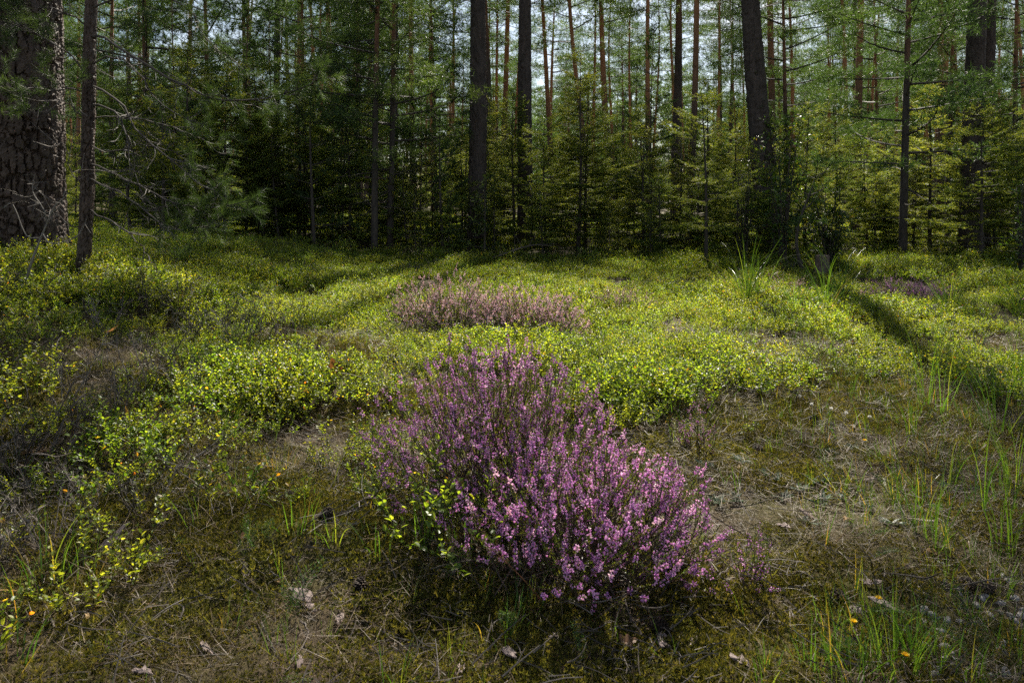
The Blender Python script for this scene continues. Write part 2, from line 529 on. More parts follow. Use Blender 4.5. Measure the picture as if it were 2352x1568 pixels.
def crown(rng, H, cb, Rm, nl, path, clump=(.42, .42, .15), per=48, blade=(.15, .02), dead=0, low=.55, dens=2.6, nb=5):
    """limbs that carry flat pads of needle tufts"""
    limb, leaf = Buf(), Buf()
    C, CS = [], []
    for k in range(nl):
        u = (k + rng.random()) / nl
        z = cb + (H - cb) * u
        az = k * 2.4 + rng.normal(0, .5)
        L = Rm * (low + (1 - low) * min(1, u * 4)) * (1 - u ** 2.2) ** .7 * (.65 + .55 * rng.random()) + .25
        x0, y0 = path(np.array(z))
        s0 = np.array([float(x0), float(y0), z])
        d = np.array([math.cos(az), math.sin(az), 0])
        rise = L * (rng.uniform(-.12, .35) + .45 * u)
        e = s0 + d * L + np.array([0, 0, rise])
        m = s0 + d * L * .55 + np.array([rng.normal(0, .1) * L, rng.normal(0, .1) * L, rise * .25])
        P = bez(s0, m, e, 6)
        tube(limb, P, np.linspace(.008 + .011 * L, .006, 6), 4, .4)
        nc = max(2, int(L * dens))
        for q in range(nc):
            tt = 1 - .62 * rng.random() ** 1.3
            pc = P[0] * 0 + np.array([np.interp(tt, np.linspace(0, 1, 6), P[:, a_]) for a_ in range(3)])
            of = rng.normal(0, 1, 3) * np.array([.28, .28, .09]) * (.5 + .25 * L)
            C.append(pc + of); CS.append(.75 + .5 * rng.random())
            if rng.random() < .5:
                tube(limb, np.array([pc, pc + of * .6 + (0, 0, -.03), pc + of]), [.008, .006, .004], 3, .4)
    for k in range(dead):
        z = cb * (.35 + .65 * rng.random()); az = rng.random() * 6.28
        x0, y0 = path(np.array(z)); s0 = np.array([float(x0), float(y0), z])
        L = rng.uniform(.4, 1.6)
        e = s0 + np.array([math.cos(az) * L, math.sin(az) * L, rng.uniform(-.35, .2) * L])
        tube(limb, bez(s0, (s0 + e) / 2 + rng.normal(0, .1, 3), e, 5), np.linspace(.012, .003, 5), 4, .45)
    C = np.array(C); CS = np.array(CS)
    n = len(C)
    k = np.repeat(np.arange(n), per)
    tp = C[k] + rng.normal(0, 1, (len(k), 3)) * np.array(clump)[None] * CS[k][:, None]
    P = np.repeat(tp, nb, 0)
    D = rng.normal(0, 1, (len(P), 3)) + np.array([0, 0, .45])
    ct = np.clip(np.repeat(np.repeat(rng.normal(.5, .16, n), per) + rng.normal(0, .1, len(k)), nb), 0, 1)
    ln = blade[0] * (.7 + .6 * rng.random(len(P)))
    stamp(leaf, NEEDLE[0], NEEDLE[1], frames(D, rng.random(len(P)) * 6.28), P, np.stack([np.full(len(P), blade[1]), ln, ln], -1), ct)
    return limb, leaf


def straight(ax, ay, k=0., ph=0.):
    def f(z):
        z = np.asarray(z, float)
        return ax * z + k * np.sin(z * .35 + ph), ay * z + k * np.cos(z * .29 + ph)
    return f


def tree_proto(name, tb, tmat, lb, fb, fmat, smooth_=True):
    e = empty(name, coll=bank)
    obj('trunk', make_mesh(name + '_trunk', tb, tmat, smooth_), e, bank)
    if isinstance(lb, list):
        for q in lb:
            obj('branch', make_mesh('branch', q, M_twig), e, bank)
    else:
        tag(obj('limbs', make_mesh(name + '_limbs', lb, M_twig), e, bank), kind='stuff')
    obj('crown', make_mesh(name + '_crown', fb, fmat), e, bank)
    return e


MATURE, SLIM, MID = [], [], []
for k in range(3):
    rng = rng_(100 + k)
    H = 21 + k
    pth = straight(.004 * (k - 1), 0, .06, k * 2.)
    pr = lambda z: np.clip(.215 * (1 - .045 * z) , .03, 1) * (1 + .30 * np.exp(-np.maximum(z, 0) / .35))
    zs = np.concatenate([np.arange(-.4, 7.5, .035), np.linspace(7.6, H, 24)])
    tb = trunk_buf(pr, pth, 72, zs, .065, .15, .034, 40 + k)
    lb, fb = crown(rng, H + .3, 12.5, 3.0, 36, pth, dead=4, per=34, blade=(.19, .022), dens=2.2, nb=6)
    MATURE.append(tree_proto('mature_pine', tb, M_bark2, lb, fb, M_pine))
for k in range(5):
    rng = rng_(200 + k)
    H = [17, 18.5, 16, 19, 17.5][k]
    pth = straight([0, .02, -.03, .01, -.012][k], [.0, .01, 0, -.02, .01][k], [.05, .12, .10, .05, .18][k], k * 1.7)
    pr = lambda z: np.clip(.125 * (1 - z / 20.5), .02, 1) * (1 + .15 * np.exp(-np.maximum(z, 0) / .4))
    zs = np.concatenate([np.arange(-.4, 9, .16), np.linspace(9.2, H, 16)])
    tb = trunk_buf(pr, pth, 22, zs, .07, .2, .010, 60 + k)
    lb, fb = crown(rng, H + .3, [8.5, 10.0, 7.0, 9, 6.5][k], 2.0, 28, pth, clump=(.34, .34, .11), dead=16, per=34, blade=(.19, .017), dens=2.0, nb=6)
    SLIM.append(tree_proto('slim_pine', tb, M_bark3, lb, fb, M_pine))
HIGH = []
for k in range(2):
    rng = rng_(260 + k)
    H = 22
    pth = straight([-.012, .012][k], .0, .10, k * 2.7)
    pr = lambda z: np.clip(.11 * (1 - z / 25.5), .02, 1) * (1 + .15 * np.exp(-np.maximum(z, 0) / .4))
    zs = np.concatenate([np.arange(-.4, 9, .16), np.linspace(9.2, H, 16)])
    tb = trunk_buf(pr, pth, 22, zs, .07, .2, .010, 160 + k)
    lb, fb = crown(rng, H + .3, 15.3, 2.9, 34, pth, dead=14, per=38, blade=(.17, .032), dens=2.4)
    HIGH.append(tree_proto('tall_slim_pine', tb, M_bark3, lb, fb, M_pine))
for k in range(4):
    rng = rng_(300 + k)
    H = [11, 9.5, 12.5, 8.5][k]
    pth = straight([0.01, -.01, .015, -.02][k], 0, .04, k)
    pr = lambda z: np.clip(.085 * (1 - z / 13.), .012, 1)
    zs = np.linspace(-.4, H, 44)
    tb = trunk_buf(pr, pth, 12, zs, .07, .2, .006, 80 + k)
    lb, fb = crown(rng, H + .4, [3.4, 2.6, 4.5, 2.0][k], 1.6, 40, pth, clump=(.24, .24, .08), per=34, blade=(.115, .0115), dead=10, low=.9, dens=2.7, nb=9)
    MID.append(tree_proto('young_pine', tb, M_bark4, lb, fb, M_pine))


def fir(seed, H, Lm, base=.25, wh=.23, nb=6, tstep=.045, nstep=.0062, bare=.05, split=False):
    """a sapling with flat sprays"""
    rng = rng_(seed)
    tr, lb, fb = Buf(), Buf(), Buf()
    branches = []
    wx, wy = rng.normal(0, .02, 2)
    ax = lambda z: np.array([wx * z + .03 * math.sin(z * 1.3 + seed), wy * z + .03 * math.cos(z * 1.1 + seed), z])
    zz = np.linspace(-.25, H, 30)
    tube(tr, np.array([ax(z) for z in zz]), np.clip(.0105 * (H - zz) + .004, .004, 1), 8)
    S, D, L = [], [], []
    z = base
    while z < H - .05:
        f = 1 - z / H
        for q in range(nb + rng.integers(-1, 2)):
            az = rng.random() * 6.28
            ln = (Lm * (f ** .55) * rng.uniform(.42, 1.18) * (.8 + .35 * math.sin(az * 2 + z * 1.7 + seed)) + .10) * (1 if z > base + .5 else rng.uniform(.3, 1))
            zq = z + rng.normal(0, .06)
            s0 = ax(zq)
            d = np.array([math.cos(az), math.sin(az), 0])
            up = ln * (.62 - .75 * f + rng.normal(0, .1))
            e = s0 + d * ln + (0, 0, up)
            m = s0 + d * ln * .5 + (0, 0, up * .2 - .03 * ln)
            n = 7
            P = bez(s0, m, e, n)
            if split:
                lb = Buf(); branches.append(lb)
            tube(lb, P, np.linspace(.004 + .006 * ln, .002, n), 4, .3)
            live = rng.random() > bare + .12 * f * (z < base + .4)
            if not live:
                continue
            T = norm(np.gradient(P, axis=0))
            nt_ = max(2, int(ln / tstep))
            for w in range(nt_):
                u = .22 + .78 * (w + rng.random()) / nt_
                pp = np.array([np.interp(u, np.linspace(0, 1, n), P[:, a_]) for a_ in range(3)])
                td = T[min(n - 1, int(u * n))]
                sd_ = norm(np.cross(td, (0, 0, 1)))
                for sgn in (-1, 1):
                    tl = (.5 * (1 - u) * ln + .07) * rng.uniform(.55, 1.15)
                    dd = norm(td * .75 + sgn * sd_ * .8 + rng.normal(0, .12, 3) + (0, 0, -.05))
                    S.append(pp); D.append(dd); L.append(tl)
                    if tl > .2:
                        for h in range(int(tl / .09)):
                            v = rng.uniform(.3, .9)
                            S.append(pp + dd * tl * v); D.append(norm(dd + rng.choice([-1, 1]) * norm(np.cross(dd, (0, 0, 1))) * .8)); L.append(rng.uniform(.05, .11))
            S.append(P[-2]); D.append(P[-1] - P[-2]); L.append(np.linalg.norm(P[-1] - P[-2]) + .06)
        z += wh * rng.uniform(.6, 1.2)
    S.append(ax(H - .3)); D.append(ax(H) - ax(H - .3)); L.append(.36)
    needles(fb, S, D, L, rng, nstep, .030, .0095, 55, planar=True, t0=.1, t1=.9)
    return tr, (branches if split else lb), fb


FIR = []
for k, (H, Lm) in enumerate([(3.6, 1.2), (2.6, 1.0), (4.6, 1.3), (1.7, .75), (3.1, 1.25)]):
    tr, lb, fb = fir(400 + k, H, Lm, base=[.2, .12, .35, .08, .15][k])
    FIR.append(tree_proto('fir_sapling', tr, M_bark4, lb, fb, M_fir))


def little_pine(seed, H, Lm, base=.5, r0=.03, curve=None, wh=.4, nstep=.0032, nl=.065, nw=.0075, split=False):
    rng = rng_(seed)
    tr, lb, fb = Buf(), Buf(), Buf()
    branches = []
    ax = curve or (lambda z: np.array([.04 * math.sin(z * .9 + seed), .04 * math.cos(z * .8 + seed), z]))
    zz = np.linspace(-.25, H, 36)
    tube(tr, np.array([ax(z) for z in zz]), np.clip(r0 * (1 - zz / H * .9), .004, 1), 8)
    S, D, L = [], [], []
    z = base
    while z < H:
        f = 1 - z / H
        for q in range(rng.integers(3, 6)):
            az = rng.random() * 6.28
            ln = Lm * (.25 + .75 * f ** .6) * rng.uniform(.55, 1.1)
            s0 = ax(z + rng.normal(0, .03)); d = np.array([math.cos(az), math.sin(az), 0])
            up = ln * (.75 - .65 * f + rng.normal(0, .1))
            e = s0 + d * ln + (0, 0, up)
            P = bez(s0, s0 + d * ln * .6 + (0, 0, up * .25), e, 6)
            if split:
                lb = Buf(); branches.append(lb)
            tube(lb, P, np.linspace(.004 + .008 * ln, .003, 6), 4, .35)
            ns = int(2 + ln * 7)
            for w in range(ns):
                u = .4 + .6 * rng.random()
                pp = np.array([np.interp(u, np.linspace(0, 1, 6), P[:, a_]) for a_ in range(3)])
                dd = norm(norm(e - s0) * .6 + rng.normal(0, .55, 3) + (0, 0, .35))
                tl = rng.uniform(.10, .24)
                tube(lb, np.array([pp, pp + dd * tl]), [.003, .002], 3, .4)
                S.append(pp); D.append(dd); L.append(tl)
            S.append(P[-2]); D.append(P[-1] - P[-2]); L.append(np.linalg.norm(P[-1] - P[-2]) + .05)
        z += wh * rng.uniform(.75, 1.2)
    S.append(ax(H - .25)); D.append(ax(H) - ax(H - .25)); L.append(.3)
    needles(fb, S, D, L, rng, nstep, nl, nw, 42, t0=.1, t1=.9, start=.15)
    return tr, (branches if split else lb), fb


LPINE = []
for k, (H, Lm, b) in enumerate([(4.2, .95, .9), (5.6, 1.1, 1.5), (3.0, .8, .5)]):
    tr, lb, fb = little_pine(500 + k, H, Lm, b, .028 + .006 * k)
    LPINE.append(tree_proto('little_pine', tr, M_bark4, lb, fb, M_pine))

# ------------------------------------------------------------------ trees placed one by one
used = []


def plant(src, px, d, s=1.0, rz=0., lean=0., label=None, cat='pine tree', group=None, sink=.02):
    x = (px - CX) / FPX * d
    used.append((x, d))
    o_ = copy_tree(src, (x, d, float(gz(x, d)) - sink), (0, R_(lean), rz), s, label, cat, group)
    o_.rotation_mode = 'ZYX'                        # turned first, then leaned
    return o_


ANCH = [(190, 'small rough pine'), (637, 'dark branch-tip pine'), (946, 'orange-edged slim pine'), (1097, 'thick straight pine'), (1332, 'curved orange pine'), (1557, 'upright dark pine'), (1742, 'massive leaning pine'), (1970, 'bare pine among pale firs'), (2238, 'massive double pine')]


def between(x, d):
    """which foremost trunks a tree stands between"""
    px = CX + FPX * x / d
    lo = [n for p_, n in ANCH if p_ <= px]; hi = [n for p_, n in ANCH if p_ > px]
    if not lo:
        return 'behind the huge old pine'
    if not hi:
        return 'beyond the massive double pine'
    return 'between the ' + lo[-1] + ' and the ' + hi[0]


# px of the trunk, distance, source, scale, turn, lean, label
for a in [
    (1097, 15.6, MATURE[0], (1, 1, 1.1), .3, -.3, 'thick dark pine trunk with plated bark rising straight behind the pale heather'),
    (1120, 27.0, MATURE[1], (1, 1, .68), 2, -.4, 'dark pine trunk half hidden behind the thick trunk by the pale heather'),
    (1207, 16.6, MATURE[2], (.9, .9, 1), 1, .2, 'thick dark pine between the straight thick trunk and the leaning red pine'),
    (1557, 30.0, MATURE[1], (1.2, 1.2, .8), 4, 0., 'dark pine beside a slim trunk that leans away at the top'),
    (1776, 16.0, MATURE[0], (1.25, 1.25, 1.05), 2.2, -5.0, 'massive dark pine leaning slightly behind the bare-stemmed sapling'),
    (2238, 14.2, MATURE[2], .98, 5, .3, 'massive dark pine with a second trunk pressed against it'),
    (2262, 14.6, MATURE[1], .62, 3, 1.2, 'thinner trunk growing tight against a massive dark pine'),
    (906, 20.0, MATURE[2], (.68, .68, .6), 1.1, 0., 'dark pine trunk next to a slim trunk glowing orange at the edge'),
    (637, 22.0, MATURE[0], (.6, .6, .9), 3.3, 0., 'dark pine trunk standing behind the drooping pine branch tips'),
]:
    plant(a[0 + 2], a[0], a[1], a[3], a[4], a[5], a[6], group=None)
SLIML = 'slim pine with orange upper bark standing among the taller trunks'
for px, d, k, s, ln, lab in [
    (690, 25, 0, .95, 0, SLIML), (720, 33, 1, 1, 0, SLIML), (760, 23.5, 3, .9, .5, SLIML), (845, 31, 2, 1, 0, SLIML),
    (946, 25.5, 0, 1.0, 0, 'slim pine whose orange trunk is lit along one edge'), (1155, 33, 3, 1.3, .3, 'straight orange pine trunk between two thick dark pines'),
    (1284, 31, 1, 1.1, -4.2, 'slim pine leaning from the upright trunks above the fir saplings'), (1354, 28, 4, 1.0, -4.6, 'curved orange pine trunk leaning over the tallest fir sapling'),
    (1410, 30, 2, 1.25, -1.4, 'reddish pine trunk standing behind the sunlit fir saplings'), (1488, 26, 0, .95, .2, 'slim straight pine between the reddish trunk and the upright dark pine'), (1578, 17.5, 5, (.8, .8, 1.03), 2.2, 'slim pine leaning away from the dark pine beside it'),
    (1768, 18, 6, (.9, .9, 1.03), 0, 'slim pine rising close behind the massive leaning pine'), (1940, 33, 1, 1, .3, SLIML), (1970, 21, 3, 1.05, -.6, 'bare pine trunk rising out of the pale young firs'),
    (2150, 36, 2, 1, 0, SLIML), (2180, 27, 4, .95, -1.5, SLIML), (2290, 30, 1, 1, -2, SLIML), (1040, 34, 0, .9, 0, SLIML), (990, 38, 2, 1, 0, SLIML),
    (1365, 37, 0, .9, 0, SLIML), (1445, 40, 1, .9, 0, SLIML), (1640, 41, 2, .95, .4, SLIML), (580, 30, 2, .95, .4, SLIML), (435, 28, 0, .95, .4, SLIML), (1900, 44, 3, 1, 0, SLIML), (2060, 42, 0, 1, 0, SLIML),
]:
    gr = 'slim pines ' + between((px - CX) / FPX * d, d) if lab == SLIML else None
    lab = 'slim orange pine ' + between((px - CX) / FPX * d, d) if lab == SLIML else lab
    plant(SLIM[k] if k < 5 else HIGH[k - 5], px, d, s, px * .37, ln, lab, group=gr)
rng = rng_(7)
for px, d, k, s, lab in [
    (2078, 13.4, 3, .95, 'young pine with a brown lower stem and feathery whorls on the clearing edge'),
    (1803, 17, 0, .85, 'young pine with thin reddish stem and layered branches behind the massive leaning pine'),
    (480, 17, 3, .9, 'bushy young pine in the dark thicket behind the drooping branches'),
    (330, 15, 1, .9, 'bushy young pine standing behind the small rough trunk'),
    (700, 19, 0, .9, 'young pine with low boughs in the dark thicket beneath the branch tips'), (820, 20, 3, 1.0, 'dense young pine in the thicket before the dark pine pair'),
    (560, 20, 2, .9, 'tall young pine shading the dark thicket'), (260, 19, 0, .95, 'young pine glimpsed between the rough trunk and the thicket'), (1000, 21, 1, .9, 'young pine filling the gap beside the thick straight pine'),
    (2020, 23, 0, .9, 'young pine behind the stem on the clearing edge'),
    (2330, 17, 1, .9, 'bushy young pine beside the massive double trunk'),
    (2180, 20, 3, .95, 'young pine with low branches between two orange trunks'),
]:
    plant(MID[k], px, d, s, rng.random() * 6, rng.normal(0, .6), lab)
FIRL = 'fir sapling with flat feathery sprays'
FIRD = 'dark fir sapling in the shaded thicket behind the drooping pine branches'
for px, d, k, s, lab in [
    (1328, 13.6, 2, .88, 'tall fir sapling with a bright tip, one of two close stems'), (1346, 14.2, 0, 1.0, 'fir sapling growing tight beside the tall bright-tipped fir'),
    (1180, 14.6, 0, .95, FIRL), (1255, 13.9, 4, .9, FIRL), (1480, 14.3, 1, 1.05, FIRL), (1560, 15.8, 0, .7, FIRL), (1420, 17.5, 4, 1., FIRL),
    (1512, 13.0, 3, 1.0, 'small fir sapling lit yellow green before the taller firs'), (1130, 17.5, 0, .9, FIRL), (1060, 16.0, 1, 1, FIRL),
    (1716, 13.2, 1, .9, 'low dark fir at the foot of the massive leaning pine'), (1990, 14.5, 4, .85, FIRL), (2040, 16, 0, .8, FIRL), (2140, 13.8, 0, .95, FIRL), (2255, 11.6, 1, 1.1, 'wide fir sapling before the massive double trunk'),
    (2290, 13.2, 0, .9, FIRL), (2010, 13.6, 3, 1, FIRL), (1850, 15, 0, .9, FIRL), (1780, 14.6, 4, .9, FIRL), (1690, 15.5, 0, .9, FIRL),
    (1695, 12.2, 3, 1.0, 'low fir bush hiding the foot of the massive leaning pine'), (1775, 12.4, 1, .7, 'small fir between the massive leaning pine and the crooked pine'), (1078, 13.8, 3, .9, FIRL), (1132, 13.6, 3, .8, FIRL), (1225, 13.4, 3, .9, FIRL), (2225, 12.3, 3, 1.0, FIRL),
    (950, 16.5, 4, .9, FIRL), (700, 15.2, 2, .8, FIRD), (600, 13.4, 0, 1.0, FIRD), (520, 12.6, 4, 1.05, FIRD), (430, 12.4, 0, 1.05, FIRD), (780, 16.5, 0, 1, FIRD), (370, 11.0, 1, 1., FIRD),
    (650, 14.6, 1, 1.05, FIRD), (850, 17.5, 0, 1, FIRD), (300, 12.2, 4, 1., FIRD), (1620, 17, 2, .9, FIRL), (1920, 17, 2, .8, FIRL), (2100, 18, 2, .85, FIRL), (2340, 12.2, 4, .9, FIRL),
]:
    x = (px - CX) / FPX * d
    gr = {FIRL: 'feathery fir saplings ' + between(x, d), FIRD: 'dark fir saplings in the shaded thicket'}.get(lab)
    lab = 'feathery fir sapling ' + between(x, d) if lab == FIRL else lab
    plant(FIR[k], px, d * 1.08, s * 1.08, px * .71, rng.normal(0, 1.), lab, 'fir sapling', gr)
r5 = rng_(515)
for k in range(46):
    while True:
        px = r5.uniform(240, 2380); d = r5.uniform(13.8, 21) if px < 1020 else r5.uniform(17.6, 22.5)
        x = (px - CX) / FPX * d
        if min((x - a_) ** 2 + (d - b_) ** 2 for a_, b_ in used) > .75 ** 2:
            break
    dark = px < 900
    plant(FIR[r5.integers(5)], px, d, r5.uniform(.65, 1.05), r5.random() * 6, r5.normal(0, 1.2), FIRD if dark else 'feathery fir sapling ' + between(x, d), 'fir sapling', 'dark fir saplings in the shaded thicket' if dark else 'feathery fir saplings ' + between(x, d))
LOW = 'low bushy fir '
for k in range(26):
    while True:
        px = r5.uniform(300, 2360); d = r5.uniform(13.2, 15.6)
        x = (px - CX) / FPX * d
        if min((x - a_) ** 2 + (d - b_) ** 2 for a_, b_ in used) > .5 ** 2:
            break
    plant(FIR[[3, 1, 3, 4][k % 4]], px, d, r5.uniform(.55, .85), r5.random() * 6, r5.normal(0, 2), LOW + between(x, d), 'fir sapling', 'low firs ' + between(x, d))
LPL = 'little pine with long needles and a bare thin stem in the dark thicket'
for px, d, k, s, lab in [(864, 13.6, 1, .86, 'young pine with a dark bare lower stem beside a thinner twin'), (893, 14.2, 3, .85, 'thinner young pine close beside its bare-stemmed twin')]:
    plant(MID[k], px, d, s, px * .2, rng.normal(0, .5), lab)
for px, d, k, s, lab in [
    (790, 14.6, 0, .95, LPL), (560, 14.4, 1, .95, LPL),
    (1020, 14.2, 2, 1., LPL), (970, 15, 0, .9, LPL), (1110, 13.4, 2, .55, 'tiny pine with upright shoots at the foot of the thick straight trunk'), (640, 16.4, 1, 1, LPL), (720, 13.3, 2, 1, LPL), (400, 14, 1, 1, LPL), (1490, 17.5, 1, 1, 'little pine behind the sunlit fir saplings'),
]:
    plant(LPINE[k], px, d, s, px * .31, rng.normal(0, 1.2), lab, 'pine tree', 'little pines in the dark thicket' if lab == LPL else None)

# the stand further back
rng = rng_(77)
pts = list(used)
spec_ = []
tries = 0
while len(spec_) < 185 and tries < 9000:
    tries += 1
    d = math.sqrt(rng.uniform(22 ** 2, 84 ** 2)); x = rng.uniform(-.80, .80) * d
    if (1.0 < x < 11.5 and d < 38) or (-1.5 < x <= 1.0 and d < 30):
        continue
    if min((x - a) ** 2 + (d - b) ** 2 for a, b in pts) < (2.0 if d < 45 else 2.6) ** 2:
        continue
    pts.append((x, d)); spec_.append((x, d))
for x, d in spec_:
    q = rng.random()
    kind = SLIM if q < .80 else (MID if q < (.93 if x < -4 else .85) else MATURE)
    src = kind[rng.integers(len(kind))]
    bt = between(x, d)
    lab = {id(SLIM): 'far slim orange pine ', id(MID): 'far bushy young pine ', id(MATURE): 'far thick dark pine '}[id(kind)] + bt
    gr = {id(SLIM): 'far slim pines ', id(MID): 'far young pines ', id(MATURE): 'far thick pines '}[id(kind)] + bt
    copy_tree(src, (x, d, float(gz(x, d)) - .02), (R_(rng.normal(0, .8)), R_(rng.normal(0, 1.0)), rng.random() * 6.28), rng.uniform(.8, 1.1), lab, 'pine tree', gr)
# unseen pines of the wood at both sides and behind, added to cut sky fill
for x, y, k in [(11, 4, 0), (14, 8, 1), (13, -1, 2), (18, 13, 0), (20, 5, 3), (9, -6, 4), (4, -9, 0), (-2, -8, 1), (-8, -6, 2), (-12, -1, 3), (-10, 4, 0), (-14, 8, 4), (-17, 13, 1), (-19, 3, 2), (1, -15, 3), (-6, -14, 0), (8, -14, 2), (15, -10, 1), (-15, -9, 4), (22, 16, 2), (-11, 12.5, 1)]:
    src = SLIM[k] if k != 1 else MID[2]
    copy_tree(src, (x, y, float(gz(x, y)) - .02), (0, 0, x), 1.0, 'unseen tall pine added round the clearing to block sky light', 'pine tree', 'unseen pines added round the clearing')
# undergrowth further back
cnt = 0
tries = 0
pts2 = [p_ for p_ in used]
while cnt < 130 and tries < 9000:
    tries += 1
    d = math.sqrt(rng.uniform(16 ** 2, 44 ** 2)); x = rng.uniform(-.78, .78) * d
    if (0 < x < 11 and d < 24) or min((x - a) ** 2 + (d - b) ** 2 for a, b in pts2) < 1.1 ** 2:
        continue
    pts2.append((x, d)); cnt += 1
    src = FIR[rng.integers(len(FIR))] if rng.random() < .75 else LPINE[rng.integers(3)]
    isf = src in FIR
    copy_tree(src, (x, d, float(gz(x, d)) - .02), (R_(rng.normal(0, 1)), R_(rng.normal(0, 1)), rng.random() * 6.28), rng.uniform(.7, 1.15),
              ('small deep fir ' if isf else 'small deep long-needled pine ') + between(x, d), 'fir sapling' if isf else 'pine tree', ('far small firs ' if isf else 'far small pines ') + between(x, d))

# sapling with a bare dark stem, custom: open branches
tr, lb, fb = fir(460, 3.1, 1.15, base=.75, wh=.34, nb=4, bare=.12, split=True)
sp = tree_proto('fir_sapling', tr, M_bark4, lb, fb, M_fir)
plant(sp, 1622, 12.2, 1.0, 1.2, -.5, 'open fir sapling with a bare dark stem standing at the clearing edge', 'fir sapling')
# crooked pine
crook = lambda z: np.array([-.16 * math.sin(z * 2.6) + .05 * z, .05 * math.sin(z * 2), z])
tr, lb, fb = little_pine(470, 1.9, .8, .75, .035, crook, .3, split=True)
cp = tree_proto('crooked_pine', tr, M_bark4, lb, fb, M_pine)
plant(cp, 1848, 11.4, 1.0, .4, 0, 'crooked small pine bending over the stump beside the leafy shrub', 'pine tree')


# ------------------------------------------------------------------ broadleaf shrubs
def shrub(seed, H, Rw, n, lsize, spread=1.0):
    rng = rng_(seed)
    tr, fb = Buf(), Buf()
    tip = []
    for k in range(9):
        az = rng.random() * 6.28; rr = Rw * rng.uniform(.2, 1)
        e = np.array([rr * math.cos(az), rr * math.sin(az), H * rng.uniform(.45, 1)])
        P = bez(np.array([rng.normal(0, .03), rng.normal(0, .03), -.1]), np.array([e[0] * .25, e[1] * .25, e[2] * .6]), e, 8)
        tube(tr, P, np.linspace(.016, .003, 8), 5, .3)
        for q in range(12):
            i_ = rng.integers(2, 8)
            d = rng.normal(0, 1, 3) * (1, 1, .5); d = norm(d) * rng.uniform(.12, .38) * spread
            tube(tr, np.array([P[i_], P[i_] + d * .5 + (0, 0, .02), P[i_] + d]), [.004, .003, .0015], 3, .35)
            tip.append((P[i_], d))
    k = rng.integers(0, len(tip), n)
    A = np.array([t_[0] for t_ in tip])[k]; B = np.array([t_[1] for t_ in tip])[k]
    P = A + B * rng.uniform(.15, 1.05, n)[:, None] + rng.normal(0, .025, (n, 3))
    D = B + rng.normal(0, .25, (n, 3)) + (0, 0, -.05)
    stamp(fb, LEAF6[0], LEAF6[1], frames(D, rng.normal(0, .6, n)), P, (lsize * rng.uniform(.6, 1.2, n))[:, None] * np.ones((1, 3)), rng.random(n))
    return tr, fb


def shrub_obj(name, seed, px, d, H, Rw, n, ls, label, cat='shrub', spread=1.0):
    tr, fb = shrub(seed, H, Rw, n, ls, spread)
    x = (px - CX) / FPX * d
    e = empty(name, (x, d, float(gz(x, d)) - .01))
    obj('branches', make_mesh(name + '_branches', tr, M_twig), e)
    obj('leaves', make_mesh(name + '_leaves', fb, M_dec), e)
    tag(e, label, cat)


shrub_obj('leafy_shrub', 1, 1905, 11.8, 1.5, .62, 2600, .055, 'dense dark leafy shrub with sunlit rim beside the stump')
shrub_obj('leafy_sapling', 2, 1800, 12.6, 2.9, .5, 1100, .06, 'tall leafy sapling with small bright leaves before the massive leaning pine', 'sapling', 1.2)
shrub_obj('leafy_sapling', 3, 2345, 11.0, 1.7, .35, 500, .06, 'leafy sapling with yellow green leaves beside the wide fir', 'sapling')
shrub_obj('leafy_sapling', 4, 1710, 13.0, 2.4, .3, 420, .05, 'slender leafy sapling climbing up before the massive leaning trunk', 'sapling')

# stump
b = Buf()
zs = np.linspace(-.1, .34, 12)
tbz = trunk_buf(lambda z: .10 * (1 + .25 * np.exp(-np.maximum(z, 0) / .1)), straight(.05, 0, 0), 28, zs, .05, .2, .018, 91)
V, F, T = tbz.arr()
tbz.add(np.vstack([V[-28:], V[-28:].mean(0) + (0, 0, -.01)]), np.stack([np.arange(28), (np.arange(28) + 1) % 28, np.full(28, 28)], -1))
x, y = (1887 - CX) / FPX * 10.9, 10.9
tag(obj('tree_stump', make_mesh('tree_stump', tbz, M_stump), loc=(x, y, float(gz(x, y)))), 'short weathered stump below the leafy shrub', 'stump')

# ------------------------------------------------------------------ old pine with plated bark
ox, oy = (33 - CX) / FPX * 6.6, 6.6
oz = float(gz(ox, oy))
e = empty('old_pine', (ox, oy, oz))
tag(e, 'huge old pine with deeply cracked plated bark, one edge lit by the sun', 'pine tree')
pr = lambda z: np.clip(.395 * (1 - .028 * z), .05, 1)
zs = np.concatenate([np.arange(.05, 3.0, .0105), np.linspace(3.02, 22, 40)])
tb = trunk_buf(pr, straight(-.004, 0, .02), 250, zs, .058, .19, .048, 11, flare=.10)
obj('trunk', make_mesh('old_pine_trunk', tb, M_bark1, False), e)
lb, fb = crown(rng_(61), 23, 13, 3.4, 44, straight(-.004, 0, .02), per=26, blade=(.2, .04), dens=2.)
tag(obj('limbs', make_mesh('old_pine_limbs', lb, M_twig), e), kind='stuff')
obj('crown', make_mesh('old_pine_crown', fb, M_pine), e)

# ------------------------------------------------------------------ small rough pine with drooping branches
sx, sy = (190 - CX) / FPX * 6.0, 6.0
sz = float(gz(sx, sy))
e = empty('branchy_pine', (sx, sy, sz))
tag(e, 'small rough pine with drooping half-bare branches beside the huge old pine', 'pine tree')
pth = lambda z: (.032 * np.asarray(z, float) + .012 * np.sin(np.asarray(z, float) * 2.2), .006 * np.asarray(z, float))
pr = lambda z: np.clip(.054 * (1 - .05 * z), .01, 1)
zs = np.concatenate([np.arange(-.3, 3.0, .012), np.linspace(3.05, 8.5, 30)])
tb = trunk_buf(pr, pth, 72, zs, .032, .07, .015, 23, flare=.12)
obj('trunk', make_mesh('branchy_pine_trunk', tb, M_bark1, False), e)
org = np.array([sx, sy, sz])
rng = rng_(62)
S, D, L = [], [], []


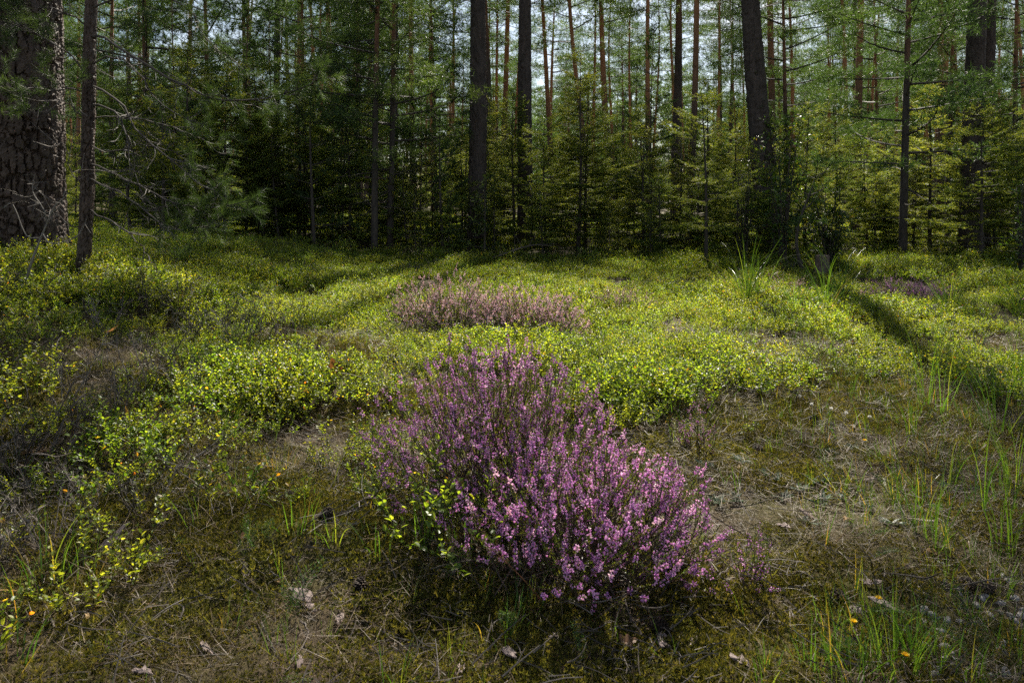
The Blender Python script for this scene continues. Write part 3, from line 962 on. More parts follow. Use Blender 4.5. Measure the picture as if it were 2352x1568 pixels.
def bough(pix, dd, r0, tuft_from, ntw, parent=e, tl=(.08, .2), bare=.3, n=16):
    """a branch traced through space; pix: image course, dd: distances along it"""
    P0 = np.array([at(p_[0], p_[1], q_) for p_, q_ in zip(pix, np.linspace(dd[0] * 1.111, dd[1] * 1.111, len(pix)))]) - org
    P = spline(P0, n)
    P[1:-1] += rng.normal(0, .008, (n - 2, 3))
    bb = Buf()
    tube(bb, P, np.linspace(r0, .0028, n), 6, .45)
    for k in range(ntw):
        u = rng.uniform(.18, 1)
        pp = np.array([np.interp(u, np.linspace(0, 1, n), P[:, a_]) for a_ in range(3)])
        td = norm(P[min(n - 1, int(u * n) + 1)] - P[max(0, int(u * n) - 1)])
        q = norm(td * .7 + rng.normal(0, .55, 3) + (0, 0, rng.uniform(-.25, .25)))
        ln = rng.uniform(.12, .42) * (1.15 - .5 * u)
        q2 = norm(q + rng.normal(0, .4, 3) + (0, 0, .2))
        T = np.array([pp, pp + q * ln * .5, pp + q * ln * .5 + q2 * ln * .5])
        T = spline(T, 6)
        tube(bb, T, np.linspace(.0038, .0016, 6), 4, rng.uniform(.3, .9))
        if u > tuft_from and rng.random() > bare:
            S.append(T[-3]); D.append(T[-1] - T[-3]); L.append(np.linalg.norm(T[-1] - T[-3]) + .03)
        for h in range(2):
            w = T[rng.integers(2, 6)]
            q3 = norm(q2 + rng.normal(0, .8, 3)); l3 = rng.uniform(.05, .16)
            tube(bb, np.array([w, w + q3 * l3 * .5 + rng.normal(0, .008, 3), w + q3 * l3]), [.0022, .0018, .0012], 3, rng.uniform(.3, 1))
            if u > tuft_from and rng.random() > bare:
                S.append(w + q3 * l3 * .4); D.append(q3); L.append(l3 * .6 + .03)
    if tuft_from < 1:
        S.append(P[-2]); D.append(P[-1] - P[-2]); L.append(.1)
    obj('branch', make_mesh('bough', bb, M_twig), e)


bough([(212, 85), (240, 85), (300, 125), (370, 170), (450, 215), (530, 231), (620, 225), (690, 206), (738, 178)], (5.4, 4.9), .013, .45, 34, bare=.15)
bough([(207, 20), (330, -20), (430, 20), (470, 85), (520, 130), (565, 165)], (5.4, 5.1), .010, .35, 20, bare=.3)
bough([(208, 150), (260, 130), (320, 165), (350, 220), (420, 270), (470, 285)], (5.4, 5.3), .009, .5, 18, bare=.35)
bough([(206, 195), (275, 235), (310, 290), (360, 340), (420, 390), (470, 430), (505, 425)], (5.4, 5.0), .010, .62, 26, bare=.3)
bough([(205, 240), (262, 255), (290, 310), (300, 370), (330, 440), (360, 500)], (5.4, 5.2), .009, .9, 18, bare=.6)
bough([(200, 375), (270, 400), (340, 435), (400, 465), (470, 475), (540, 470)], (5.4, 4.9), .009, .5, 34, bare=.15)
bough([(198, 410), (250, 430), (320, 470), (380, 520), (430, 525), (505, 520)], (5.4, 4.9), .008, .45, 30, bare=.2)
bough([(195, 480), (250, 505), (300, 540), (335, 580), (350, 605)], (5.4, 5.1), .008, 1.1, 14)
bough([(200, 330), (255, 350), (330, 330), (400, 350), (440, 380)], (5.4, 5.6), .007, .7, 16, bare=.4)
bough([(204, 215), (160, 205), (95, 210), (40, 215), (-20, 200)], (5.4, 5.1), .008, .25, 26, bare=.25)
bough([(203, 170), (150, 120), (90, 80), (40, 55), (-10, 50)], (5.4, 5.0), .008, .3, 26, bare=.25)
bough([(205, 60), (150, 30), (100, 20), (50, 10), (0, 20)], (5.4, 5.0), .008, .3, 24, bare=.2)
bough([(206, 290), (170, 250), (140, 230), (110, 235)], (5.4, 5.2), .006, .9, 10, bare=.6)
bough([(200, 440), (165, 400), (150, 340), (130, 330)], (5.4, 5.2), .005, 1.1, 8)
bough([(198, 520), (165, 520), (120, 480), (90, 440), (75, 490)], (5.4, 5.1), .006, 1.1, 10)
bough([(205, 270), (300, 270), (420, 300), (480, 330)], (5.4, 5.9), .007, .5, 18, bare=.3)
for k in range(14):                                 # the boughs above the picture
    az = rng.random() * 6.28; z0 = rng.uniform(3.3, 8); ln = rng.uniform(.6, 1.5)
    p0 = np.array([float(pth(z0)[0]), float(pth(z0)[1]), z0])
    p1 = p0 + np.array([math.cos(az) * ln, math.sin(az) * ln, rng.uniform(-.1, .3)])
    bb = Buf(); P = bez(p0, (p0 + p1) / 2 + (0, 0, .1), p1, 6); tube(bb, P, np.linspace(.012, .003, 6), 5, .4)
    for q in range(14):
        w = P[rng.integers(2, 6)]; q3 = norm(rng.normal(0, 1, 3) + (0, 0, .3)); l3 = rng.uniform(.1, .3)
        tube(bb, np.array([w, w + q3 * l3]), [.003, .002], 3, .4); S.append(w + q3 * l3 * .3); D.append(q3); L.append(l3 * .7)
    obj('branch', make_mesh('bough', bb, M_twig), e)
fb = Buf()
needles(fb, S, D, L, rng, .0013, .068, .0022, 45, t0=.0, t1=.65, start=.05)
obj('needles', make_mesh('branchy_pine_needles', fb, M_pine), e)


# ------------------------------------------------------------------ heather
BELL = (np.array([[0, 0, 0], [.5, .45, 0], [-.25, .45, .43], [-.25, .45, -.43], [0, 1, 0]]),
        np.array([[0, 1, 2], [0, 2, 3], [0, 3, 1], [4, 2, 1], [4, 3, 2], [4, 1, 3]]))


def heather(x, y, rx, ry, h, n, seed, fmat, label, bells=22, bsize=.0065, side=3, flower=.7, rot=0., group=None, low=.05, base=.12, folden=.0035, shift=(0, 0)):
    rng = rng_(seed)
    st, fo, fl = Buf(), Buf(), Buf()
    z0 = float(gz(x, y))
    S, D, L = [], [], []
    FP, FD, FL = [], [], []
    for k in range(n):
        a = rng.random() * 6.28; tt = math.sqrt(rng.random())
        ex = rx * tt * math.cos(a); ey = ry * tt * math.sin(a)
        ex, ey = ex * math.cos(rot) - ey * math.sin(rot) + shift[0], ex * math.sin(rot) + ey * math.cos(rot) + shift[1]
        ez = h * max(low, math.sqrt(max(0, 1 - (.97 * tt) ** 2))) * rng.uniform(.62, 1.08) * (.82 + .36 * float(vnoise(a * 1.3, tt * 3, seed)))
        ez += float(gz(x + ex, y + ey)) - z0
        b0 = np.array([rng.normal(0, base), rng.normal(0, base), 0])
        b0 = b0 + np.array([ex, ey, 0]) * .3
        b0[2] = float(gz(x + b0[0], y + b0[1])) - z0 - .01
        e_ = np.array([ex, ey, ez])
        m = b0 + (e_ - b0) * np.array([.72, .72, .38])
        P = bez(b0, m, e_, 8)
        tube(st, P, np.linspace(.0026, .0008, 8), 3, rng.random())
        T = norm(P[-1] - P[-2])
        shoots = [(P[4], P[-1])]
        for q in range(side):
            i_ = rng.integers(3, 7)
            d = norm(T + rng.normal(0, .38, 3) + (0, 0, .18)); ln = rng.uniform(.07, .17)
            tip = P[i_] + d * ln
            tube(st, np.array([P[i_], P[i_] + d * ln * .5 + (0, 0, -.006), tip]), [.0013, .001, .0007], 3, rng.random())
            shoots.append((P[i_], tip))
        for s0, s1 in shoots:
            v = s1 - s0; ln = np.linalg.norm(v)
            S.append(s0); D.append(v); L.append(ln)
            if rng.random() < flower:
                fl_ = min(ln * .85, rng.uniform(.03, .07))
                FP.append(s1 - v / ln * fl_); FD.append(v / ln); FL.append(fl_)
    needles(fo, S, D, L, rng, folden, .0085, .0028, 38, t0=.0, t1=1, start=.1)
    FP, FD, FL = np.array(FP), np.array(FD), np.array(FL)
    cnt_ = np.maximum((FL / .0026 * bells / 22).astype(int), 4)
    k = np.repeat(np.arange(len(FP)), cnt_)
    m = len(k)
    u = rng.random(m)
    M = frames(FD)[k]
    a = rng.random(m) * 6.28
    out = M[:, :, 0] * np.cos(a)[:, None] + M[:, :, 2] * np.sin(a)[:, None]
    P = FP[k] + FD[k] * (FL[k] * u)[:, None] + out * .0018
    Dn = out * 1.0 + M[:, :, 1] * .25 + np.array([0, 0, -.25])
    sz_ = bsize * rng.uniform(.7, 1.2, m) * (1.12 - .4 * u)
    tint = np.clip(np.repeat(np.clip(rng.normal(.5, .22, len(FP)), 0, 1), cnt_) + rng.normal(0, .14, m), 0, 1)
    stamp(fl, BELL[0], BELL[1], frames(Dn, rng.random(m) * 6.28), P, np.stack([sz_ * .8, sz_, sz_ * .8], -1), tint)
    e_ = empty('heather_bush', (x, y, z0))
    tag(e_, label, 'heather', group)
    tag(obj('stems', make_mesh('heather_stems', st, M_hstem), e_), kind='stuff')
    tag(obj('foliage', make_mesh('heather_foliage', fo, M_hfol), e_), kind='stuff')
    tag(obj('flowers', make_mesh('heather_flowers', fl, fmat), e_), kind='stuff')


heather(.21, 2.50, .50, .40, .45, 300, 1, M_hflo, 'lush purple heather bush hanging over bare moss, the lower of two joined bushes', rot=-.15, bells=26, shift=(.04, -.02), bsize=.0092, flower=.60)
heather(-.06, 2.98, .61, .50, .67, 300, 2, M_hflo, 'tall purple heather bush backed by bright bilberry, the upper of two joined bushes', bells=24, bsize=.0092, flower=.66)
heather(-.60, 6.5, .66, .45, .56, 300, 3, M_hpale, 'pale pink heather clump with bare brown stems facing the bilberry', bells=13, flower=.64, bsize=.0115, folden=.006)
heather(.12, 6.25, .62, .42, .50, 260, 4, M_hpale, 'faded pink heather clump running down into the bilberry carpet', bells=13, flower=.64, bsize=.0115, folden=.006)
heather(4.75, 8.3, .62, .35, .34, 150, 5, M_hflo, 'small purple heather patch behind the arching grass tussocks', bells=9, bsize=.01, folden=.008)
heather(1.25, 7.6, .45, .3, .30, 80, 6, M_hpale, 'sparse faded heather sprigs half sunk in the bilberry carpet', bells=9, bsize=.008, folden=.008)
heather(3.3, 8.6, .7, .4, .32, 90, 7, M_hpale, 'thin greyish heather growing between the arching grass tussocks', bells=8, bsize=.008, folden=.008)
heather(.92, 3.35, .12, .10, .22, 16, 8, M_hflo, 'single small heather sprig at the edge of the needle litter', bells=16, base=.02)
heather(.80, 2.28, .14, .12, .10, 14, 9, M_hflo, 'few low heather sprigs creeping on moss under the lush bush', bells=16, base=.03)
heather(5.5, 6.7, .45, .3, .36, 90, 10, M_hflo, 'dull purple heather among bilberry and bent grass', bells=9, bsize=.008, folden=.008)


# ------------------------------------------------------------------ bilberry
def sprig(st, lv, rng, base, d, h, nb, ls, tmpl, red=.04):
    top = base + norm(d) * h
    mid = (base + top) / 2 + rng.normal(0, .012, 3) + np.array([d[0], d[1], 0]) * h * .08
    P = bez(base, mid, top, 6)
    tube(st, P, np.linspace(.0022, .001, 6), 3, rng.random())
    segs = [(P[3], P[5])]
    for k in range(nb):
        u = rng.uniform(.3, .95)
        p_ = np.array([np.interp(u, np.linspace(0, 1, 6), P[:, a_]) for a_ in range(3)])
        q = norm(norm(d) * .8 + rng.normal(0, .6, 3) + (0, 0, .35)); ln = rng.uniform(.05, .13)
        tube(st, np.array([p_, p_ + q * ln]), [.0013, .0008], 3, rng.random())
        segs.append((p_, p_ + q * ln))
    for s0, s1 in segs:
        v = s1 - s0; n = rng.integers(5, 9)
        u = (np.arange(n) + .6) / n
        P_ = s0 + v * u[:, None]
        sgn = np.where(np.arange(n) % 2, 1, -1)[:, None]
        side = norm(np.cross(v, (0, 0, 1)) + 1e-6)
        D_ = norm(v)[None] * .55 + side[None] * sgn + np.array([0, 0, .30]) + rng.normal(0, .35, (n, 3))
        sz_ = ls * rng.uniform(.6, 1.15, n)
        tt = np.clip(rng.beta(2.4, 2.0, n) * .92, 0, .9)
        tt = np.where(rng.random(n) < red, rng.uniform(.93, 1, n), tt)
        stamp(lv, tmpl[0], tmpl[1], frames(D_, rng.normal(0, .55, n)), P_, sz_[:, None] * np.ones((1, 3)), tt)


def bush(seed, n, rad, h, ls, tmpl, red=.04, nb=5):
    rng = rng_(seed); st, lv = Buf(), Buf()
    for k in range(n):
        a = rng.random() * 6.28; r = rad * math.sqrt(rng.random())
        b0 = np.array([r * math.cos(a), r * math.sin(a), -.02])
        d = np.array([.6 * math.cos(a) * r / rad, .6 * math.sin(a) * r / rad, 1]) + rng.normal(0, .16, 3)
        sprig(st, lv, rng, b0, d, h * rng.uniform(.6, 1.1), nb, ls, tmpl, red)
    return st, lv


BUSH, BUSHJ, FARB, SMALL = [], [], [], []
for k in range(5):
    st, lv = bush(700 + k, 13, .15, .22 + .03 * (k % 3), .023, LEAF6, red=[.008, .012, .006, .02, .008][k])
    e = empty('bilberry_bush', coll=bank)
    obj('stems', make_mesh('bilberry_stems', st, M_bstem), e, bank)
    obj('leaves', make_mesh('bilberry_leaves', lv, M_bil), e, bank)
    BUSH.append(e)
    BUSHJ.append(obj('bilberry_clump', make_mesh('bilberry_clump', [st, lv], [M_bstem, M_bil]), None, bank))
for k in range(3):
    st, lv = bush(720 + k, 4, .05, .15, .024, LEAF6, red=.02, nb=3)
    e = empty('bilberry_sprig', coll=bank)
    obj('stems', make_mesh('sprig_stems', st, M_bstem), e, bank)
    obj('leaves', make_mesh('sprig_leaves', lv, M_bil), e, bank)
    SMALL.append(e)


# scatter of countless small growth
def scatter(name, protos, P, rotz, tilt, scale, label, cat, seed=0):
    n = len(P)
    rng = rng_(seed + 5)
    col = bpy.data.collections.new(name + '_source')
    for p_ in protos:
        col.objects.link(p_)
    me = bpy.data.meshes.new(name)
    me.vertices.add(n); me.vertices.foreach_set('co', np.asarray(P, np.float32).ravel())
    a = me.attributes.new('rot', 'FLOAT_VECTOR', 'POINT')
    a.data.foreach_set('vector', np.stack([rng.normal(0, tilt, n), rng.normal(0, tilt, n), rotz], -1).astype(np.float32).ravel())
    a = me.attributes.new('scl', 'FLOAT', 'POINT'); a.data.foreach_set('value', np.asarray(scale, np.float32))
    a = me.attributes.new('idx', 'INT', 'POINT'); a.data.foreach_set('value', rng.integers(0, len(protos), n).astype(np.int32))
    o = obj(name, me)
    g = bpy.data.node_groups.new(name, 'GeometryNodeTree')
    g.interface.new_socket('Geometry', in_out='INPUT', socket_type='NodeSocketGeometry')
    g.interface.new_socket('Geometry', in_out='OUTPUT', socket_type='NodeSocketGeometry')
    gi = g.nodes.new('NodeGroupInput'); go = g.nodes.new('NodeGroupOutput')
    ci = g.nodes.new('GeometryNodeCollectionInfo'); ci.inputs['Collection'].default_value = col
    ci.inputs['Separate Children'].default_value = True; ci.inputs['Reset Children'].default_value = True
    ip = g.nodes.new('GeometryNodeInstanceOnPoints'); ip.inputs['Pick Instance'].default_value = True

    def att(nm, ty):
        q = g.nodes.new('GeometryNodeInputNamedAttribute'); q.data_type = ty; q.inputs['Name'].default_value = nm
        return next(s for s in q.outputs if s.enabled and s.name == 'Attribute')
    l = g.links.new
    er = g.nodes.new('FunctionNodeEulerToRotation')
    l(gi.outputs[0], ip.inputs['Points']); l(ci.outputs[0], ip.inputs['Instance'])
    l(att('idx', 'INT'), ip.inputs['Instance Index']); l(att('rot', 'FLOAT_VECTOR'), er.inputs[0]); l(er.outputs[0], ip.inputs['Rotation'])
    l(att('scl', 'FLOAT'), ip.inputs['Scale']); l(ip.outputs[0], go.inputs[0])
    md = o.modifiers.new('scatter', 'NODES'); md.node_group = g
    tag(o, label, cat, kind='stuff')
    return o


EDGE = ([-7, -4, -3, -2, -1, -.6, 0, .6, 1, 1.6, 2.4, 3.4, 5, 9], [2.9, 3.3, 3.9, 4.1, 3.8, 3.5, 3.4, 3.8, 4.2, 4.5, 4.7, 4.5, 4.2, 5])


def bil_cover(x, y):
    e_ = np.interp(x, *EDGE) + 1.1 * fbm(x / .8, y / .8, 50, 3)
    c = smooth(-.5, .5, y - e_)
    c = c * (1 - .92 * smooth(.08, .17, fbm(x / 1.1 + 9, y / 1.1, 66, 3)))        # openings
    for hx, hy, r in ((-.55, 6.4, .6), (.12, 6.2, .6), (4.75, 8.3, .6), (-.1, 3.2, .5), (-2.45, 4.3, .48)):
        c = c * (1 - .85 * np.exp(-(((x - hx) / r) ** 2 + ((y - hy) / (r * .75)) ** 2) ** 2))
    return c


rng = rng_(31)
def field(n, x0, x1, y0, y1, dens):
    """random places kept with probability dens"""
    y = np.sqrt(rng.uniform(y0 ** 2, y1 ** 2, n)); x = rng.uniform(-1, 1, n) * (.82 * y + .4)
    k = (x > x0) & (x < x1) & (rng.random(n) < dens(x, y))
    return x[k], y[k]


def pts3(x, y, dz=0.):
    return np.stack([x, y, gz(x, y) + dz], -1)


x, y = field(11500, -20, 20, 2.9, 13.5, bil_cover)
scatter('bilberry_carpet', BUSHJ, pts3(x, y), rng.random(len(x)) * 6.28, .12, rng.uniform(.42, .82, len(x)) * (.6 + .75 * vnoise(x / .8, y / .8, 77)) * (.7 + .3 * bil_cover(x, y)), 'carpet of bright green bilberry covering the sunlit clearing', 'bilberry', 1)
x, y = field(3600, -40, 40, 12.5, 34, lambda x, y: .9 * np.ones_like(x))
scatter('bilberry_undergrowth', BUSHJ, pts3(x, y), rng.random(len(x)) * 6.28, .12, rng.uniform(.7, 1.3, len(x)), 'low bilberry growing on the shaded floor under the pines', 'bilberry', 2)

# the wood beyond, one mass
FARP = []
for k, (H, cb, Rm, nl) in enumerate([(18, 9, 2.2, 34), (16, 7, 2.0, 34), (9, 1.2, 1.8, 40), (6, .5, 1.5, 36)]):
    r_ = rng_(330 + k)
    pth = straight(.01 * (k - 1), 0, .05, k)
    tb = Buf(); zz = np.linspace(-.4, H, 14)
    tube(tb, np.stack([*pth(zz), zz], -1), np.clip(.012 * (H - zz) * .75, .015, 1), 7)
    lb, fb = crown(r_, H + .3, cb, Rm, nl, pth, per=16, blade=(.28, .07), dead=6, low=.9)
    FARP.append(obj('far_tree', make_mesh('far_tree', [tb, lb, fb], [M_bark3, M_twig, M_pine]), None, bank))
n = 520
y = np.sqrt(rng.uniform(80 ** 2, 150 ** 2, n)); x = rng.uniform(-.85, .85, n) * y
scatter('distant_wood', FARP, pts3(x, y), rng.random(n) * 6.28, .02, rng.uniform(.75, 1.15, n), 'far edge of the pine wood closing the view behind the trunks', 'wood', 9)

# single bushes
SEEN = []
def put_bush(px, py, k, s, label, group=None, src=None, cat='bilberry bush'):
    x, y = gpt(px, py)
    x += 0
    copy_tree((src or BUSH)[k], (x, y, float(gz(x, y))), (0, 0, px * .13), s, label, cat, group)
    SEEN.append((x, y))


for px, py, k, s, lab in [
    (340, 1080, 0, .95, 'bilberry bush with glossy leaves on the moss below the sunlit hummock'), (215, 1375, 1, .85, 'dark bilberry bush beside a pale bark flake on the mossy slope'),
    (1035, 1240, 2, 1.25, 'bilberry bush with large leaves tucked against the purple heather'), (590, 940, 0, 1.15, 'broad bilberry bush beside an upright orange oak leaf'),
    (660, 960, 4, 1.1, 'bilberry bush above the pine cones and dry needle litter'), (480, 905, 3, 1.05, 'bilberry bush with many red leaves near the fine green tussock'),
    (1510, 940, 1, 1.1, 'bilberry bush fringing the bare straw ground beside the heather'), (1690, 915, 2, .75, 'small round bilberry bush standing free before the carpet'),
    (1590, 930, 4, 1.0, 'bilberry bush between the free round one and the heather'), (850, 1130, 2, .55, 'tiny bilberry bush at the foot of the upper heather'),
    (30, 1000, 0, .9, 'bilberry bush by a large curled brown leaf'), (2290, 930, 0, 1.1, 'bilberry bush pushed through by tall grass blades'), (2190, 880, 4, 1.1, 'bilberry bush beneath the long arching grass tuft'),
]:
    put_bush(px, py, k, s, lab)
BK = 'bilberry bush on the uneven bank between moss and dead twigs'
for px, py, k, s in [(120, 1010, 0, .7), (190, 985, 2, .7), (250, 1060, 4, .6), (300, 1040, 1, .85), (410, 1010, 0, .8), (380, 1050, 2, .75), (460, 960, 4, 1.0), (520, 990, 1, .7), (540, 930, 1, .9), (700, 930, 0, .9), (740, 945, 2, .75), (370, 930, 1, .8), (310, 1000, 0, .7), (150, 1120, 3, .6), (60, 1160, 1, .6), (270, 1130, 2, .6), (620, 915, 4, .85), (50, 930, 1, .9), (100, 890, 4, .9), (640, 1010, 2, .5)]:
    put_bush(px, py, k, s, BK, 'bilberry bushes on the uneven bank')
BL = 'leafy bilberry bush on the shaded mound below the old pine'
for px, py, k, s in [(30, 700, 0, .95), (90, 690, 1, .9), (10, 790, 2, .9), (60, 760, 4, .85), (120, 640, 2, .95), (40, 620, 4, 1.0), (160, 700, 0, .9), (20, 870, 1, .85), (110, 800, 2, .8), (260, 660, 1, .9), (70, 590, 0, 1.0), (140, 610, 1, 1.0), (20, 650, 2, 1.0), (200, 640, 4, .9)]:
    put_bush(px, py, k, s, BL, 'bilberry bushes on the shaded mound')
SL = 'little bilberry sprig sprouting from moss and dry grass'
for px, py, k, s in [(190, 1190, 0, 1), (60, 1270, 1, 1), (440, 1180, 2, 1), (600, 1160, 0, 1.1), (690, 1170, 1, .9), (270, 1215, 2, .8), (330, 1150, 0, .9), (500, 1110, 1, .9), (740, 1000, 2, 1.1), (880, 1160, 1, .9), (20, 1500, 0, 1), (1720, 1000, 2, .6), (180, 1090, 1, 1.1), (230, 1010, 2, 1.1), (540, 1040, 0, .8), (1570, 1010, 1, .6), (370, 1300, 2, .7)]:
    put_bush(px, py, k, s, SL, 'little bilberry sprigs in the moss', SMALL, 'bilberry sprig')


# ------------------------------------------------------------------ moss, straw, fine grass
def moss_patch(seed):
    rng = rng_(seed); b = Buf(); n = 220
    r = .11 * np.sqrt(rng.random(n)); a = rng.random(n) * 6.28
    P = np.stack([r * np.cos(a), r * np.sin(a), np.full(n, -.004) + .010 * (1 - (r / .11) ** 2)], -1)
    P = np.repeat(P, 4, 0)
    D = rng.normal(0, .75, (n * 4, 3)) + (0, 0, 1.)
    ln = rng.uniform(.006, .014, n * 4)
    stamp(b, NEEDLE[0], NEEDLE[1], frames(D, rng.random(n * 4) * 6.28), P, np.stack([np.full(n * 4, .0034), ln, ln], -1), np.clip(np.repeat(rng.random(n), 4) + rng.normal(0, .1, n * 4), 0, 1))
    return obj('moss_patch', make_mesh('moss_patch', b, M_moss), None, bank)


def blades(b, rng, P, az, ln, lean, w, seg=5, droop=1.0, tint=None, flat=False):
    """tapering bent blades"""
    n = len(P)
    u = np.linspace(0, 1, seg + 1)
    ang = lean[:, None] + droop[:, None] * u[None] ** 1.5 if np.ndim(droop) else lean[:, None] + droop * u[None]
    step = (ln / seg)[:, None]
    hx = np.concatenate([np.zeros((n, 1)), np.cumsum(np.sin(ang[:, :-1]) * step, 1)], 1)
    hz = np.concatenate([np.zeros((n, 1)), np.cumsum(np.cos(ang[:, :-1]) * step, 1)], 1)
    C = np.stack([P[:, 0:1] + hx * np.cos(az)[:, None], P[:, 1:2] + hx * np.sin(az)[:, None], P[:, 2:3] + hz], -1)
    ta = az + np.pi / 2 + rng.normal(0, .7, n)
    sd_ = np.stack([np.cos(ta), np.sin(ta), np.zeros(n)], -1)
    if flat:
        C[:, :, 2] = np.maximum(C[:, :, 2], .002)
    ww = (w[:, None] * (1 - u[None] ** 2 * .95) * .5)[..., None]
    A = C - sd_[:, None] * ww; B = C + sd_[:, None] * ww
    V = np.stack([A, B], 2).reshape(-1, 3)
    k = 2 * (seg + 1)
    j = np.arange(seg) * 2
    f = np.concatenate([np.stack([j, j + 1, j + 3], -1), np.stack([j, j + 3, j + 2], -1)])
    F = (f[None] + (np.arange(n) * k)[:, None, None]).reshape(-1, 3)
    b.add(V, F, np.repeat(tint if tint is not None else rng.random(n), k))


def straw_patch(seed, n=80, rad=.16):
    rng = rng_(seed); b = Buf()
    r = rad * np.sqrt(rng.random(n)); a = rng.random(n) * 6.28
    P = np.stack([r * np.cos(a), r * np.sin(a), rng.uniform(.002, .03, n)], -1)
    blades(b, rng, P, rng.random(n) * 6.28, rng.uniform(.025, .10, n), rng.uniform(1.0, 1.75, n), rng.uniform(.0007, .0014, n), 5, rng.uniform(-.7, .9, n), flat=True)
    return obj('straw_patch', make_mesh('straw_patch', b, M_straw), None, bank)


def tuft(seed, n, h, w, spread=.5, droop=(.3, 1.3), rad=.03, red=.08, dry=0.):
    rng = rng_(seed); b = Buf()
    r = rad * np.sqrt(rng.random(n)); a = rng.random(n) * 6.28
    P = np.stack([r * np.cos(a), r * np.sin(a), np.full(n, -.01)], -1)
    t_ = rng.uniform(0, .85, n); t_ = np.where(rng.random(n) < red, rng.uniform(.88, 1, n), t_)
    blades(b, rng, P, a + rng.normal(0, .7, n), h * rng.uniform(.45, 1.1, n), np.abs(rng.normal(0, spread * .5, n)), w * rng.uniform(.6, 1.2, n), 8, rng.uniform(*droop, n), t_)
    return b


MOSS = [moss_patch(800 + k) for k in range(4)]
STRAW = [straw_patch(810 + k) for k in range(5)]
THIN = [obj('thin_grass', make_mesh('thin_grass', tuft(820 + k, 9, .16, .0028, .6, (.0, .7), .03, .12), M_grass), None, bank) for k in range(4)]

x, y = field(9000, -20, 20, 1.45, 6.2, lambda x, y: np.clip(.25 + 2.4 * (fbm(x / .7, y / .7, 90, 3) + .12), .02, 1) * (1 - .8 * bil_cover(x, y)) * (1 - .75 * smooth(1.2, 2.0, x) * (1 - smooth(2.2, 2.7, y))))
scatter('moss_cushions', MOSS, pts3(x, y), rng.random(len(x)) * 6.28, .15, rng.uniform(.7, 1.5, len(x)), 'yellow green moss spread over the forest floor', 'moss', 3)
x, y = field(6400, -20, 20, 1.45, 7, lambda x, y: np.clip(.46 + .2 * smooth(-.6, -1.4, x) - 2.2 * (fbm(x / .7, y / .7, 90, 3)) + .35 * smooth(.6, 1.4, x), .12, 1) * (1 - .8 * bil_cover(x, y)))
scatter('dry_grass_litter', STRAW, pts3(x, y), rng.random(len(x)) * 6.28, .2, rng.uniform(.7, 1.5, len(x)), 'dry straw and fallen pine needles strewn over the moss', 'litter', 4)
x, y = field(3400, -20, 20, 1.45, 6.5, lambda x, y: np.clip(.14 + .75 * smooth(.5, 1.8, x) + .5 * fbm(x / .5, y / .5, 91, 2), .03, 1) * (1 - .7 * bil_cover(x, y)))
scatter('thin_grass_cover', THIN, pts3(x, y), rng.random(len(x)) * 6.28, .15, rng.uniform(.5, 1.3, len(x)), 'thin green grass blades growing through moss and straw', 'grass', 5)

# ------------------------------------------------------------------ grass tufts, one by one
def grass(px, py, seed, n, h, w, spread, droop, label, group=None, rad=.04, red=.08, cat='grass tuft'):
    x, y = gpt(px, py)
    o = obj('grass_tuft', make_mesh('grass_tuft', tuft(seed, n, h, w, spread, droop, rad, red), M_grass), None, None, (x, y, float(gz(x, y))))
    tag(o, label, cat, group)


ARCH = 'arching green grass tussock standing in the bilberry beyond the bare ground'
for k, (px, py, n, h) in enumerate([(1715, 705, 34, .85), (1745, 700, 22, .7), (1895, 715, 30, .75), (1930, 705, 26, .85), (1830, 720, 14, .5), (2180, 730, 14, .75), (2340, 735, 16, .8)]):
    grass(px, py, 900 + k, n + 16, h * 1.1, .008, .75, (.4, 1.7), ARCH, 'arching grass tussocks in the bilberry', red=.02)
TALL = 'tall broad-bladed grass tuft bending over the straw ground'
for k, (px, py, n, h) in enumerate([(2125, 930, 12, .72), (2160, 960, 8, .55), (2095, 1010, 8, .42), (2115, 1215, 9, .40), (2150, 1260, 6, .5), (2290, 1000, 12, .6), (2330, 1130, 14, .5), (2250, 1180, 10, .45), (2310, 1280, 14, .4), (2345, 900, 10, .6), (2180, 1120, 6, .4), (2060, 1120, 6, .3)]):
    grass(px, py, 920 + k, n + 6, h * 1.1, .0042, .6, (.1, 1.3), TALL, 'tall grass tufts on the straw ground', red=.04)
SHORT = 'short bright grass tuft on the gravelly edge'
for k, (px, py, n, h) in enumerate([(1880, 1540, 40, .16), (1960, 1560, 50, .20), (2050, 1545, 40, .22), (2115, 1520, 34, .2), (2200, 1560, 30, .16), (1990, 1470, 26, .15), (2230, 1420, 18, .16), (1900, 1450, 22, .14), (2150, 1320, 14, .16), (2290, 1360, 18, .15), (2030, 1420, 18, .14), (2330, 1500, 20, .16), (1760, 1560, 22, .12)]):
    grass(px, py, 940 + k, n, h, .0035, .7, (.1, .9), SHORT, 'short grass tufts on the gravelly edge', rad=.06, red=.06)
FG = 'loose grass tuft growing out of moss before the heather'
for k, (px, py, n, h) in enumerate([(680, 1215, 16, .2), (760, 1240, 12, .18), (870, 1270, 16, .18), (985, 1260, 26, .26), (1060, 1270, 20, .26), (100, 1360, 12, .34), (30, 1420, 14, .3), (120, 1330, 8, .3), (1145, 1480, 10, .14), (460, 1210, 8, .2), (1210, 1200, 10, .4), (400, 1080, 7, .3), (20, 1540, 16, .2)]):
    grass(px, py, 960 + k, n, h, .004, .7, (.1, 1.4), FG, 'loose grass tufts before the heather', rad=.06)
x, y = gpt(520, 1000)
tag(obj('fine_tussock', make_mesh('fine_tussock', tuft(990, 260, .22, .0016, .9, (.2, 1.2), .06, .2), M_grass), None, None, (x, y, float(gz(x, y)))), 'dense tussock of hair-fine green grass beside the cones', 'grass tuft')
x, y = gpt(640, 1075)
